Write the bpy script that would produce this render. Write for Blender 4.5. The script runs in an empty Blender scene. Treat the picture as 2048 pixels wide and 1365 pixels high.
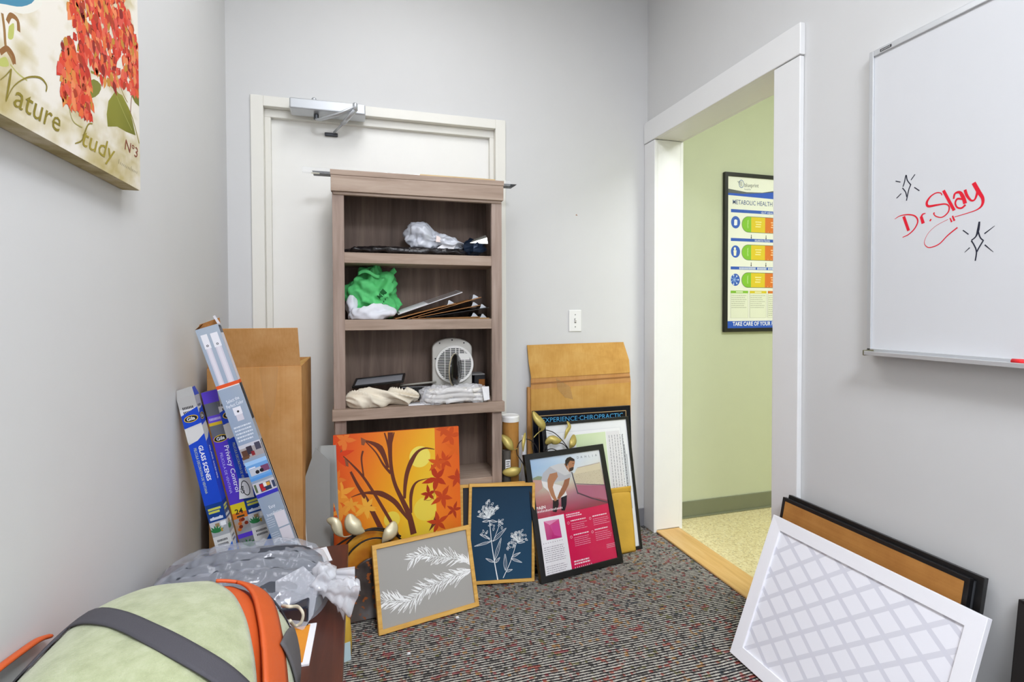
import bpy, math, random
from mathutils import Matrix, Vector, noise
PI = math.pi
scene = bpy.context.scene

# ------------------------------------------------------------------ camera, world, lights, exposure
cam_data = bpy.data.cameras.new('camera')
cam_data.sensor_fit = 'HORIZONTAL'
cam_data.sensor_width = 36.0
cam_data.lens = 1040.5 / 2048 * 36.0
cam_data.shift_y = (640.4 - 682.5) / 2048
cam_data.clip_start = 0.02
cam = bpy.data.objects.new('camera', cam_data)
scene.collection.objects.link(cam)
cam.matrix_world = (Matrix.Translation((0, 0, 1.20)) @ Matrix.Rotation(math.radians(-16.43), 4, 'Z')
                    @ Matrix.Rotation(math.radians(90 - 1.06), 4, 'X') @ Matrix.Rotation(math.radians(-0.16), 4, 'Z'))
scene.camera = cam

world = bpy.data.worlds.new('world')
scene.world = world
world.use_nodes = True
world.node_tree.nodes['Background'].inputs[0].default_value = (0.9, 0.95, 1.0, 1)
world.node_tree.nodes['Background'].inputs[1].default_value = 0.3

def area_light(name, loc, sx, sy, power, col):
    d = bpy.data.lights.new(name, 'AREA')
    d.shape = 'RECTANGLE'; d.size = sx; d.size_y = sy; d.energy = power; d.color = col
    o = bpy.data.objects.new(name, d)
    o.location = loc
    scene.collection.objects.link(o)
    return o
area_light('troffer_or_fill_lamp', (0.20, 1.30, 2.905), 0.56, 1.16, 6.5, (0.925, 0.975, 1.085))
area_light('troffer_or_fill_lamp', (0.55, -0.85, 2.905), 0.56, 1.16, 50, (0.925, 0.975, 1.085))  # unseen panel behind the camera, added as fill light
area_light('hallway_lamp', (2.70, 0.30, 2.905), 1.16, 0.56, 40, (0.965, 0.985, 1.04))

scene.view_settings.view_transform = 'Standard'
scene.view_settings.look = 'None'
scene.view_settings.gamma = 1.0
scene.view_settings.use_curve_mapping = False
scene.view_settings.exposure = 0.60

# ------------------------------------------------------------------ helpers
C = scene.collection
def lin(h, a=1.0):
    h = h.lstrip('#')
    r = [int(h[i:i+2], 16) / 255 for i in (0, 2, 4)]
    return tuple((c / 12.92 if c <= .04045 else ((c + .055) / 1.055) ** 2.4) for c in r) + (a,)

class NT:
    """small node-graph helper"""
    def __init__(s, name):
        s.m = bpy.data.materials.new(name); s.m.use_nodes = True
        s.t = s.m.node_tree; s.b = s.t.nodes['Principled BSDF']; s.out = s.t.nodes['Material Output']
    def n(s, kind, **kw):
        nd = s.t.nodes.new(kind)
        for k, v in kw.items():
            if k.startswith('_'): setattr(nd, k[1:], v)
            else:
                key = int(k[1:]) if k[0] == 'i' and k[1:].isdigit() else k.replace('__', ' ')
                s.set(nd.inputs[key], v)
        return nd
    def set(s, sock, v):
        if isinstance(v, bpy.types.NodeSocket): s.t.links.new(v, sock)
        elif isinstance(v, bpy.types.Node): s.t.links.new(v.outputs[0], sock)
        else: sock.default_value = v
    def coords(s, scale=(1, 1, 1), rot=(0, 0, 0)):
        tc = s.n('ShaderNodeTexCoord')
        mp = s.n('ShaderNodeMapping', Vector=tc.outputs['Object'], Scale=scale, Rotation=rot)
        return mp.outputs[0]
    def ramp(s, fac, stops, interp='LINEAR'):
        r = s.n('ShaderNodeValToRGB', Fac=fac)
        r.color_ramp.interpolation = interp
        e = r.color_ramp.elements
        while len(e) < len(stops): e.new(0.5)
        for el, (p, c) in zip(e, stops):
            el.position = p; el.color = c if len(c) == 4 else tuple(c) + (1,)
        return r.outputs[0]
    def mix(s, fac, a, b):
        m = s.n('ShaderNodeMix', _data_type='RGBA')
        s.set(m.inputs[0], fac); s.set(m.inputs[6], a); s.set(m.inputs[7], b)
        return m.outputs[2]
    def math(s, op, a, b=0.0, c=0.0):
        m = s.n('ShaderNodeMath', _operation=op)
        s.set(m.inputs[0], a); s.set(m.inputs[1], b); s.set(m.inputs[2], c)
        return m.outputs[0]
    def noise(s, vec, scale, detail=3, rough=.5, dist=0.0):
        return s.n('ShaderNodeTexNoise', Vector=vec, Scale=scale, Detail=detail, Roughness=rough, Distortion=dist).outputs[0]
    def bump(s, h, strength=.3, dist=.002):
        b = s.n('ShaderNodeBump', Height=h, Strength=strength, Distance=dist)
        s.t.links.new(b.outputs[0], s.b.inputs['Normal'])

MATS = {}
def plain(name, col, rough=.5, metal=0.0, spec=.5, bump=None, var=0.0, alpha=1.0):
    """procedural material: base colour with faint noise variation and noise relief"""
    if name in MATS: return MATS[name]
    g = NT(name)
    c = lin(col) if isinstance(col, str) else tuple(col) + (1,)
    v = g.coords()
    if var > 0:
        f = g.noise(v, 7.0, 4, .6)
        lo = tuple(x * (1 - var) for x in c[:3]) + (1,); hi = tuple(min(1, x * (1 + var)) for x in c[:3]) + (1,)
        g.set(g.b.inputs['Base Color'], g.ramp(f, [(.3, lo), (.7, hi)]))
    else:
        g.b.inputs['Base Color'].default_value = c
    g.b.inputs['Roughness'].default_value = rough
    g.b.inputs['Metallic'].default_value = metal
    g.b.inputs['Specular IOR Level'].default_value = spec
    if bump:
        g.bump(g.noise(v, bump[0], 3, .6), bump[1], bump[2] if len(bump) > 2 else .002)
    MATS[name] = g.m
    return g.m

def wood(name, dark, mid, light, axis, rough=.55, scale=1.0, bump=.15):
    """streaky wood; axis = grain direction"""
    if name in MATS: return MATS[name]
    g = NT(name)
    s = [22 * scale] * 3; s['xyz'.index(axis)] = 1.6 * scale
    v = g.coords(tuple(s))
    s2 = [6 * scale] * 3; s2['xyz'.index(axis)] = 0.9 * scale
    v2 = g.coords(tuple(s2))
    n1 = g.noise(v, 1.6, 6, .62, .6); n2 = g.noise(v2, 1.2, 3, .5, 1.2)
    f = g.math('ADD', g.math('MULTIPLY', n1, .6), g.math('MULTIPLY', n2, .4))
    g.set(g.b.inputs['Base Color'], g.ramp(f, [(.32, lin(dark)), (.5, lin(mid)), (.68, lin(light))]))
    g.b.inputs['Roughness'].default_value = rough
    g.bump(n1, bump, .001)
    MATS[name] = g.m
    return g.m

def ink_mat(name, rough=.5, bump=None, coat=0.0):
    if name in MATS: return MATS[name]
    g = NT(name)
    a = g.n('ShaderNodeAttribute', _attribute_name='Col')
    g.set(g.b.inputs['Base Color'], a.outputs['Color'])
    g.b.inputs['Roughness'].default_value = rough
    g.b.inputs['Coat Weight'].default_value = coat
    g.b.inputs['Specular IOR Level'].default_value = .22
    if bump: g.bump(g.noise(g.coords(), bump[0], 2, .5), bump[1], .001)
    MATS[name] = g.m
    return g.m

def film(name, col, clear, rough=.15):
    """thin clear plastic / glass: part see-through, part glossy film"""
    if name in MATS: return MATS[name]
    g = NT(name)
    g.b.inputs['Base Color'].default_value = lin(col)
    g.b.inputs['Roughness'].default_value = rough
    g.b.inputs['Specular IOR Level'].default_value = .9
    g.bump(g.noise(g.coords(), 25, 3, .6), .25, .01)
    tr = g.n('ShaderNodeBsdfTransparent')
    mx = g.n('ShaderNodeMixShader')
    mx.inputs[0].default_value = clear
    g.t.links.new(g.b.outputs[0], mx.inputs[1]); g.t.links.new(tr.outputs[0], mx.inputs[2])
    g.t.links.new(mx.outputs[0], g.out.inputs[0])
    MATS[name] = g.m
    return g.m

def glass_pane_mat():
    if 'pane_glass' in MATS: return MATS['pane_glass']
    g = NT('pane_glass')
    tr = g.n('ShaderNodeBsdfTransparent'); gl = g.n('ShaderNodeBsdfGlossy', Roughness=.03)
    mx = g.n('ShaderNodeMixShader'); mx.inputs[0].default_value = .025
    g.t.links.new(tr.outputs[0], mx.inputs[1]); g.t.links.new(gl.outputs[0], mx.inputs[2])
    g.t.links.new(mx.outputs[0], g.out.inputs[0])
    MATS['pane_glass'] = g.m
    return g.m

def emit(name, col, strength):
    g = NT(name)
    g.b.inputs['Base Color'].default_value = lin(col)
    g.b.inputs['Emission Color'].default_value = lin(col)
    g.b.inputs['Emission Strength'].default_value = strength
    return g.m

def tag(o, label=None, cat=None, group=None, kind=None):
    if label: o['label'] = label
    if cat: o['category'] = cat
    if group: o['group'] = group
    if kind: o['kind'] = kind
    return o

def empty(name, loc=(0, 0, 0), mat=None):
    o = bpy.data.objects.new(name, None)
    o.empty_display_size = .05
    C.objects.link(o)
    if mat is not None: o.matrix_world = mat
    else: o.location = loc
    return o

def thing(name, label, cat, loc=(0, 0, 0), mat=None, group=None):
    return tag(empty(name, loc, mat), label, cat, group)

def panel_matrix(p):
    """leaning / hanging panel: local x along its width, local z up its face, local -y towards the room"""
    return (Matrix.Translation((p['x'], p['y'], p['z'])) @ Matrix.Rotation(p['hd'], 4, 'Z')
            @ Matrix.Rotation(-p['ln'], 4, 'X') @ Matrix.Rotation(-p['rl'], 4, 'Y'))

class MB:
    """collects shapes into one mesh"""
    def __init__(s): s.v = []; s.f = []
    def add(s, vs, fs, M=None):
        o = len(s.v)
        s.v += [tuple(M @ Vector(v)) if M else tuple(v) for v in vs]
        s.f += [tuple(i + o for i in f) for f in fs]
        return s
    def box(s, x0, x1, y0, y1, z0, z1, M=None):
        vs = [(x, y, z) for z in (z0, z1) for y in (y0, y1) for x in (x0, x1)]
        return s.add(vs, [(0, 2, 3, 1), (4, 5, 7, 6), (0, 1, 5, 4), (2, 6, 7, 3), (0, 4, 6, 2), (1, 3, 7, 5)], M)
    def prism(s, poly, y0, y1, M=None):
        """polygon in (x, z), counter-clockwise seen from -y, pushed from y0 to y1"""
        n = len(poly)
        vs = [(x, y0, z) for x, z in poly] + [(x, y1, z) for x, z in poly]
        fs = [tuple(range(n)), tuple(range(2 * n - 1, n - 1, -1))]
        fs += [(i, i + n, (i + 1) % n + n, (i + 1) % n) for i in range(n)]
        return s.add(vs, fs, M)
    def tube(s, pts, r, n=8, M=None, caps=True, flat=1.0):
        pts = [Vector(p) for p in pts]; k = len(pts)
        rs = r if isinstance(r, (list, tuple)) else [r] * k
        vs = []; prev = None
        for i, p in enumerate(pts):
            t = (pts[min(i + 1, k - 1)] - pts[max(i - 1, 0)]).normalized()
            if prev is None:
                a = Vector((0, 0, 1)) if abs(t.z) < .9 else Vector((1, 0, 0))
                u = t.cross(a).normalized()
            else:
                u = (prev - t * prev.dot(t)).normalized()
            prev = u; w = t.cross(u)
            for j in range(n):
                q = 2 * PI * j / n
                vs.append(p + (u * math.cos(q) + w * math.sin(q) * flat) * rs[i])
        fs = [(i * n + j, i * n + (j + 1) % n, (i + 1) * n + (j + 1) % n, (i + 1) * n + j) for i in range(k - 1) for j in range(n)]
        if caps: fs += [tuple(range(n - 1, -1, -1)), tuple((k - 1) * n + j for j in range(n))]
        return s.add(vs, fs, M)
    def lathe(s, prof, n=24, M=None):
        """profile of (r, z) turned about z"""
        k = len(prof)
        vs = [(r * math.cos(2 * PI * j / n), r * math.sin(2 * PI * j / n), z) for r, z in prof for j in range(n)]
        fs = [(i * n + j, i * n + (j + 1) % n, (i + 1) * n + (j + 1) % n, (i + 1) * n + j) for i in range(k - 1) for j in range(n)]
        fs += [tuple(range(n - 1, -1, -1)), tuple((k - 1) * n + j for j in range(n))]
        return s.add(vs, fs, M)
    def grid(s, fn, nu, nv, closed=False, M=None):
        vs = [fn(i / nu, j / nv) for j in range(nv + 1) for i in range(nu + (0 if closed else 1))]
        w = nu if closed else nu + 1
        fs = [(j * w + i, j * w + (i + 1) % w, (j + 1) * w + (i + 1) % w, (j + 1) * w + i) for j in range(nv) for i in range(nu)]
        return s.add(vs, fs, M)
    def build(s, name, mat, parent=None, smooth=False, bevel=0.0, seg=2, subsurf=0, solid=0.0):
        me = bpy.data.meshes.new(name)
        me.from_pydata(s.v, [], s.f); me.update()
        me.materials.append(mat)
        if smooth:
            for p in me.polygons: p.use_smooth = True
        o = bpy.data.objects.new(name, me)
        C.objects.link(o)
        if parent: o.parent = parent
        if solid:
            m = o.modifiers.new('thickness', 'SOLIDIFY'); m.thickness = solid; m.offset = 0
        if bevel:
            m = o.modifiers.new('edges', 'BEVEL'); m.width = bevel; m.segments = seg; m.limit_method = 'ANGLE'; m.angle_limit = .6
        if subsurf:
            m = o.modifiers.new('round', 'SUBSURF'); m.levels = subsurf; m.render_levels = subsurf
        return o

def bx(x0, x1, y0, y1, z0, z1): return MB().box(x0, x1, y0, y1, z0, z1)

def smooth_path(pts, per=6):
    """Catmull-Rom through points of any dimension"""
    pts = [Vector(p) for p in pts]
    if len(pts) < 3: return pts
    out = []
    for i in range(len(pts) - 1):
        p0 = pts[max(i - 1, 0)]; p1 = pts[i]; p2 = pts[i + 1]; p3 = pts[min(i + 2, len(pts) - 1)]
        for k in range(per):
            t = k / per
            out.append(.5 * ((2 * p1) + (p2 - p0) * t + (2 * p0 - 5 * p1 + 4 * p2 - p3) * t * t + (3 * p1 - p0 - 3 * p2 + p3) * t ** 3))
    out.append(pts[-1])
    return out

def ridge(p, f, seed):
    q = Vector((p[0] * f + seed * 7.3, p[1] * f - seed * 3.1, p[2] * f + seed * 1.7))
    return 1 - abs(noise.noise(q)) * 2

def blob(c, r, seed, amp, freq, nu=64, nv=40, e=2.4, floor=None, fine=.35):
    """crumpled soft thing: superellipsoid with creased relief, flat where it lies on floor"""
    def fn(a, b):
        th = a * 2 * PI; ph = (b - .5) * PI
        def pw(x): return math.copysign(abs(x) ** (2 / e), x)
        d = Vector((pw(math.cos(ph)) * pw(math.cos(th)), pw(math.cos(ph)) * pw(math.sin(th)), pw(math.sin(ph))))
        p = Vector((d.x * r[0], d.y * r[1], d.z * r[2]))
        k = (ridge(p, freq, seed) - .5) * amp + (ridge(p, freq * 2.3, seed + 5) - .5) * amp * fine
        p += d.normalized() * k + Vector(c)
        if floor is not None and p.z < floor: p.z = floor + (p.z - floor) * .01
        return p
    return MB().grid(fn, nu, nv, closed=True)

class Ink:
    """flat print: coloured shapes in the plane of a panel (metres), one mesh, colours per vertex"""
    def __init__(s): s.v = []; s.f = []; s.c = []; s.k = 0; s.loose = 0; s.q = 0
    def raw(s, pts, faces, cols):
        # loose = number of shared depth steps for scattered dabs, so a busy print stays paper-thin
        o = len(s.v)
        if s.loose: d = (s.k + s.q % s.loose) * 6e-6; s.q += 1
        else: d = s.k * 6e-6; s.k += 1
        s.v += [(p[0], -d, p[1]) for p in pts]; s.c += cols
        s.f += [tuple(i + o for i in f) for f in faces]
        return s
    def poly(s, pts, col, smooth=0):
        if smooth: pts = smooth_path(list(pts) + [pts[0]], smooth)[:-1]
        n = len(pts)
        cols = [lin(col)] * n if isinstance(col, str) else [lin(c) for c in col]
        return s.raw(pts, [tuple(range(n))], cols)
    def rect(s, x0, x1, z0, z1, col):
        return s.poly([(x0, z0), (x1, z0), (x1, z1), (x0, z1)], col)
    def field(s, quad, cols):
        """grid of colours (rows bottom to top) stretched over a quad BL, BR, TR, TL"""
        q = [Vector(p) for p in quad]; R = len(cols); K = len(cols[0]); pts = []; cc = []
        for j in range(R):
            for i in range(K):
                u = i / (K - 1); v = j / (R - 1)
                pts.append((q[0] * (1 - u) + q[1] * u) * (1 - v) + (q[3] * (1 - u) + q[2] * u) * v); cc.append(lin(cols[j][i]))
        return s.raw(pts, [(j * K + i, j * K + i + 1, (j + 1) * K + i + 1, (j + 1) * K + i) for j in range(R - 1) for i in range(K - 1)], cc)
    def ell(s, cx, cz, rx, rz, col, ang=0, n=20):
        ca, sa = math.cos(ang), math.sin(ang)
        return s.poly([(cx + rx * math.cos(t) * ca - rz * math.sin(t) * sa, cz + rx * math.cos(t) * sa + rz * math.sin(t) * ca)
                       for t in [2 * PI * i / n for i in range(n)]], col)
    def stroke(s, pts, w, col, per=5):
        pts = smooth_path(pts, per) if per else [Vector(p) for p in pts]
        n = len(pts); vs = []
        for i, p in enumerate(pts):
            t = (pts[min(i + 1, n - 1)] - pts[max(i - 1, 0)])
            t = t.normalized() if t.length > 0 else Vector((1, 0))
            f = i / (n - 1)
            if isinstance(w, (list, tuple)):
                g = f * (len(w) - 1); k = min(int(g), len(w) - 2); ww = w[k] + (w[k + 1] - w[k]) * (g - k)
            else: ww = w
            o = Vector((-t.y, t.x)) * ww / 2
            vs += [p + o, p - o]
        return s.raw(vs, [(2 * i, 2 * i + 1, 2 * i + 3, 2 * i + 2) for i in range(n - 1)], [lin(col)] * len(vs))
    def leaf(s, x, z, L, W, ang, col):
        prof = [(0, 0), (.15, .62), (.35, 1), (.6, .8), (.82, .35), (1, 0), (.82, -.35), (.6, -.8), (.35, -1), (.15, -.62)]
        ca, sa = math.cos(ang), math.sin(ang)
        return s.poly([(x + a * L * ca - b * W / 2 * sa, z + a * L * sa + b * W / 2 * ca) for a, b in prof], col)
    def loop_leaf(s, x, z, L, W, ang, w, col):
        prof = [(0, 0), (.2, .7), (.4, 1), (.65, .75), (1, 0), (.65, -.75), (.4, -1), (.2, -.7), (0, 0)]
        ca, sa = math.cos(ang), math.sin(ang)
        return s.stroke([(x + a * L * ca - b * W / 2 * sa, z + a * L * sa + b * W / 2 * ca) for a, b in prof], w, col, 3)
    def text(s, body, x, z, size, col, ang=0.0, shear=0.0, sx=1.0, bold=0.0, align='LEFT'):
        cu = bpy.data.curves.new('t', 'FONT'); cu.body = body; cu.size = size; cu.shear = shear; cu.offset = bold * size
        cu.align_x = align; cu.resolution_u = 2
        ob = bpy.data.objects.new('t', cu)
        me = bpy.data.meshes.new_from_object(ob)
        ca, sa = math.cos(ang), math.sin(ang)
        pts = [(x + v.co.x * sx * ca - v.co.y * sa, z + v.co.x * sx * sa + v.co.y * ca) for v in me.vertices]
        if pts: s.raw(pts, [tuple(p.vertices) for p in me.polygons], [lin(col)] * len(pts))
        bpy.data.objects.remove(ob); bpy.data.curves.remove(cu); bpy.data.meshes.remove(me)
        return s
    def textfit(s, body, a, b, hgt, col, shear=0.0, bold=0.0):
        """text running from point a to point b, letters hgt tall"""
        a = Vector(a); b = Vector(b); d = b - a
        cu = bpy.data.curves.new('t', 'FONT'); cu.body = body; cu.size = 1
        ob = bpy.data.objects.new('t', cu); me = bpy.data.meshes.new_from_object(ob)
        w = max(v.co.x for v in me.vertices)
        bpy.data.objects.remove(ob); bpy.data.curves.remove(cu); bpy.data.meshes.remove(me)
        size = hgt / .72
        return s.text(body, a.x, a.y, size, col, math.atan2(d.y, d.x), shear, d.length / (w * size), bold)
    def lines(s, x0, x1, z, n, dz, w, col, rng, ragged=.25):
        """rows of small unreadable print"""
        s.loose = 1
        for i in range(n):
            e = x1 - (x1 - x0) * (rng.random() * ragged)
            x = x0
            while x < e - .001:
                l = rng.uniform(.004, .014) * (x1 - x0) / .1
                s.rect(x, min(x + l, e), z - i * dz, z - i * dz + w, col); x += l + (x1 - x0) * .025
        s.loose = 0; s.k += 1
        return s
    def scatter(s, n):
        if s.loose: s.k += s.loose
        s.loose = n; s.q = 0
        return s
    def build(s, name, mat, parent, y=0.0, M=None):
        me = bpy.data.meshes.new(name)
        vs = [(a, y + b, c) for a, b, c in s.v]
        if M: vs = [tuple(M @ Vector(v)) for v in vs]
        me.from_pydata(vs, [], s.f); me.update()
        ca = me.color_attributes.new('Col', 'FLOAT_COLOR', 'POINT')
        for i, c in enumerate(s.c): ca.data[i].color = c
        me.materials.append(mat)
        o = bpy.data.objects.new(name, me); C.objects.link(o); o.parent = parent
        return o

def frame_mesh(w, h, b, t, back=0.0, chamfer=0.0):
    """mitred picture frame: front at y=0, back at y=t"""
    o = [(0, 0), (w, 0), (w, h), (0, h)]; i = [(b, b), (w - b, b), (w - b, h - b), (b, h - b)]
    m = MB(); c = chamfer
    vs = [(x, 0, z) for x, z in o] + [(x, c, z) for x, z in i] + [(x, t, z) for x, z in i] + [(x, t, z) for x, z in o]
    fs = []
    for k in range(4):
        l = (k + 1) % 4
        fs += [(k, l, 4 + l, 4 + k), (4 + k, 4 + l, 8 + l, 8 + k), (8 + k, 8 + l, 12 + l, 12 + k), (12 + k, 12 + l, l, k)]
    return m.add(vs, fs)

M_WALL = plain('wall_paint', '#d5d5d4', .62, var=.008, bump=(220, .03, .001))
M_TRIM = plain('trim_paint', '#e9e9e8', .38, var=.01)
M_DOORP = plain('door_cream_paint', '#e9e7de', .42, var=.01)
M_BLACK = plain('black_lacquer', '#131314', .35)
M_MATBLACK = plain('matt_black', '#191919', .6)
M_GOLD = wood('honey_frame_wood', '#c08a3a', '#dca951', '#e9bf6c', 'x', .5, 2.0)
M_CARD = None

# ------------------------------------------------------------------ surface materials
def carpet_material():
    g = NT('loop_carpet')
    v = g.coords()
    sep = g.n('ShaderNodeSeparateXYZ', Vector=v)
    warp = g.noise(v, 5, 2, .5)
    yy = g.math('ADD', sep.outputs[1], g.math('MULTIPLY', warp, .02))
    pitch = .0118
    cell = g.math('DIVIDE', yy, pitch)
    idx = g.math('FLOOR', cell)
    row = g.math('SINE', g.math('MULTIPLY', cell, 2 * PI))
    def rowvec(sx, sr):
        return g.n('ShaderNodeCombineXYZ', X=g.math('MULTIPLY', sep.outputs[0], sx), Y=g.math('MULTIPLY', idx, sr)).outputs[0]
    dash = g.noise(rowvec(60, .83), 1.0, 2, .6)
    loop = g.noise(g.coords((240, 240, 1)), 1.0, 2, .7)
    h = g.math('ADD', g.math('MULTIPLY', row, .22), g.math('ADD', g.math('MULTIPLY', dash, .5), g.math('MULTIPLY', loop, .55)))
    base = g.ramp(h, [(.32, lin('#1f1d20')), (.48, lin('#5c5957')), (.62, lin('#a8a49c')), (.80, lin('#cdc9bd'))])
    cl = g.noise(g.coords((1, 1.5, 1)), 13, 2, .6)
    amt = g.ramp(g.math('ADD', g.noise(rowvec(42, 3.71), 1.0, 1, .5), g.math('MULTIPLY', cl, .45)), [(.79, (0, 0, 0)), (.86, (1, 1, 1))])
    pick = g.noise(rowvec(9, .217), 1.0, 1, .5)
    fleck = g.ramp(pick, [(.30, lin('#2c3844')), (.37, lin('#76733f')), (.44, lin('#a84a3c')), (.51, lin('#96303e')), (.56, lin('#8a5a48')), (.61, lin('#bd8a48'))], 'CONSTANT')
    blk = g.ramp(g.math('ADD', g.noise(rowvec(50, 5.3), 1.0, 1, .5), g.math('MULTIPLY', cl, -.4)), [(.39, (0, 0, 0)), (.45, (1, 1, 1))])
    c1 = g.mix(g.math('MULTIPLY', blk, .72), base, lin('#1c1a1e'))
    shade = g.ramp(h, [(.32, (.25, .25, .25)), (.62, (1, 1, 1))])
    mm = g.n('ShaderNodeMix', _data_type='RGBA', _blend_type='MULTIPLY')
    g.set(mm.inputs[0], 1.0); g.set(mm.inputs[6], fleck); g.set(mm.inputs[7], shade)
    c2 = g.mix(g.math('MULTIPLY', amt, .74), c1, mm.outputs[2])
    g.set(g.b.inputs['Base Color'], c2)
    g.b.inputs['Roughness'].default_value = .95
    g.b.inputs['Specular IOR Level'].default_value = .1
    g.bump(h, .6, .004)
    return g.m
def vinyl_material():
    g = NT('speckled_vinyl')
    v = g.coords()
    a = g.noise(v, 55, 3, .6); b = g.noise(v, 130, 2, .6)
    base = g.ramp(a, [(.35, lin('#d8c894')), (.5, lin('#e3d6a4')), (.66, lin('#ece2b8'))])
    spk = g.ramp(b, [(.36, (1, 1, 1)), (.42, (0, 0, 0))])
    g.set(g.b.inputs['Base Color'], g.mix(g.math('MULTIPLY', spk, .55), base, lin('#8d7a4c')))
    g.b.inputs['Roughness'].default_value = .42
    return g.m
def kraft_material(name, dark, mid, light, axis='z'):
    g = NT(name)
    s = [3.0] * 3
    v = g.coords(tuple(s)); s2 = [160.0, 160.0, 160.0]; s2['xyz'.index(axis)] = 2.0
    n = g.noise(v, 3.0, 4, .6); f = g.noise(g.coords(tuple(s2)), 1.0, 2, .5)
    k = g.math('ADD', g.math('MULTIPLY', n, .75), g.math('MULTIPLY', f, .25))
    g.set(g.b.inputs['Base Color'], g.ramp(k, [(.3, lin(dark)), (.5, lin(mid)), (.7, lin(light))]))
    g.b.inputs['Roughness'].default_value = .8
    g.b.inputs['Specular IOR Level'].default_value = .2
    g.bump(f, .1, .0006)
    return g.m
M_CARPET = carpet_material(); M_VINYL = vinyl_material()
M_CARD = kraft_material('kraft_cardboard', '#b98448', '#c69259', '#d0a06a')
M_CARD2 = kraft_material('pale_cardboard', '#bd8c46', '#cb9b52', '#d5a962')
M_GREENW = plain('hall_green_paint', '#bfc5a8', .6, var=.015)
M_OLIVE = plain('olive_cove_base', '#767a62', .45, var=.03)
M_GREYBASE = plain('grey_cove_base', '#86868a', .5, var=.03)
M_BWV = wood('greige_oak_upright', '#7d6a5e', '#9c877a', '#b3a093', 'z', .6)
M_BWH = wood('greige_oak_rail', '#84705f', '#a58f7e', '#b9a695', 'x', .6)
M_BWB = wood('greige_oak_back_shaded', '#4f4037', '#6d5a4e', '#857263', 'z', .65, .8)  # same oak darkened: shade inside the shelves is put into the colour

# ------------------------------------------------------------------ the setting
XL, XR, YB, ZC = -0.549, 1.532, 2.55, 2.95
def struct(name, mb, mat, parent=None, **kw):
    o = mb.build(name, mat, parent, **kw)
    if parent is None: o['kind'] = 'structure'
    return o
struct('floor', bx(XL - .1, 1.545, -1.95, YB + .1, -.05, 0), M_CARPET)
struct('floor_hallway', bx(1.60, 4.25, -.25, 2.62, -.05, .003), M_VINYL)
struct('trim_1', bx(1.528, 1.672, 1.615, 2.452, 0, .012), wood('maple_threshold', '#c79a58', '#d8ad69', '#e2bd80', 'y', .4, 1.2), bevel=.005)
struct('ceiling', bx(XL - .15, 4.3, -2.0, 2.75, ZC, ZC + .08), plain('ceiling_white', '#e6e6e4', .8))
struct('wall_left', bx(XL - .15, XL, -1.95, YB + .15, 0, ZC), M_WALL)
DX0, DX1, DZ = -0.399, 0.666, 2.112
struct('wall_back', MB().box(XL, DX0 - .02, YB, YB + .12, 0, ZC).box(DX1 + .02, XR + .14, YB, YB + .12, 0, ZC).box(DX0 - .02, DX1 + .02, YB, YB + .12, DZ + .02, ZC), M_WALL)
struct('wall_closet', bx(-.6, .9, YB + .12, YB + .16, 0, ZC), M_WALL)
OY0, OY1, OZ = 1.617, 2.450, 2.108
struct('wall_right', MB().box(XR, XR + .14, -1.95, OY0 - .012, 0, ZC).box(XR, XR + .14, OY1 + .012, YB, 0, ZC).box(XR, XR + .14, OY0 - .012, OY1 + .012, OZ + .012, ZC), M_WALL)
struct('wall_front', bx(XL, XR + .14, -2.05, -1.95, 0, ZC), M_WALL)
struct('wall_hallway', bx(XR + .14, 4.25, 2.571, 2.65, 0, ZC), M_GREENW)
struct('wall_hallway_end', bx(4.2, 4.3, -.25, 2.571, 0, ZC), M_GREENW)
struct('wall_hallway_front', bx(XR + .14, 4.2, -.3, -.2, 0, ZC), M_GREENW)
# cove base
struct('baseboard_back', bx(.72, XR, YB - .006, YB, 0, .10), M_GREYBASE, bevel=.003)
struct('baseboard_left', bx(XL, XL + .006, -1.9, YB, 0, .10), M_GREYBASE, bevel=.003)
struct('baseboard_right', bx(XR - .006, XR, -1.9, OY0 - .125, 0, .10), M_GREYBASE, bevel=.003)
struct('baseboard_hallway', MB().box(1.672, 4.2, 2.563, 2.571, .003, .098).box(1.672, 4.2, 2.553, 2.571, .003, .012), M_OLIVE, bevel=.003)
# steel door in its frame, back wall
fr = tag(empty('trim_2', (DX0, YB, 0)), kind='structure')
def fpart(name, x0, x1, y0, y1, z0, z1, m=M_DOORP): bx(x0 - DX0, x1 - DX0, y0 - YB, y1 - YB, z0, z1).build(name, m, fr, bevel=.002)
fpart('jamb', -.451, DX0, 2.540, 2.66, 0, DZ + .045)
fpart('jamb', DX1, .718, 2.540, 2.66, 0, DZ + .045)
fpart('head', DX0, DX1, 2.540, 2.66, DZ, DZ + .045)
fpart('door_stop', DX0, -.374, 2.575, 2.602, 0, DZ - .036)
fpart('door_stop', .644, DX1, 2.575, 2.602, 0, DZ - .036)
fpart('door_stop', DX0, DX1, 2.575, 2.602, DZ - .036, DZ)
dr = struct('door_1', bx(-.385, .655, 2.602, 2.645, .012, DZ - .02), plain('door_leaf_paint', '#f1f0ea', .45, var=.012))
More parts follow.
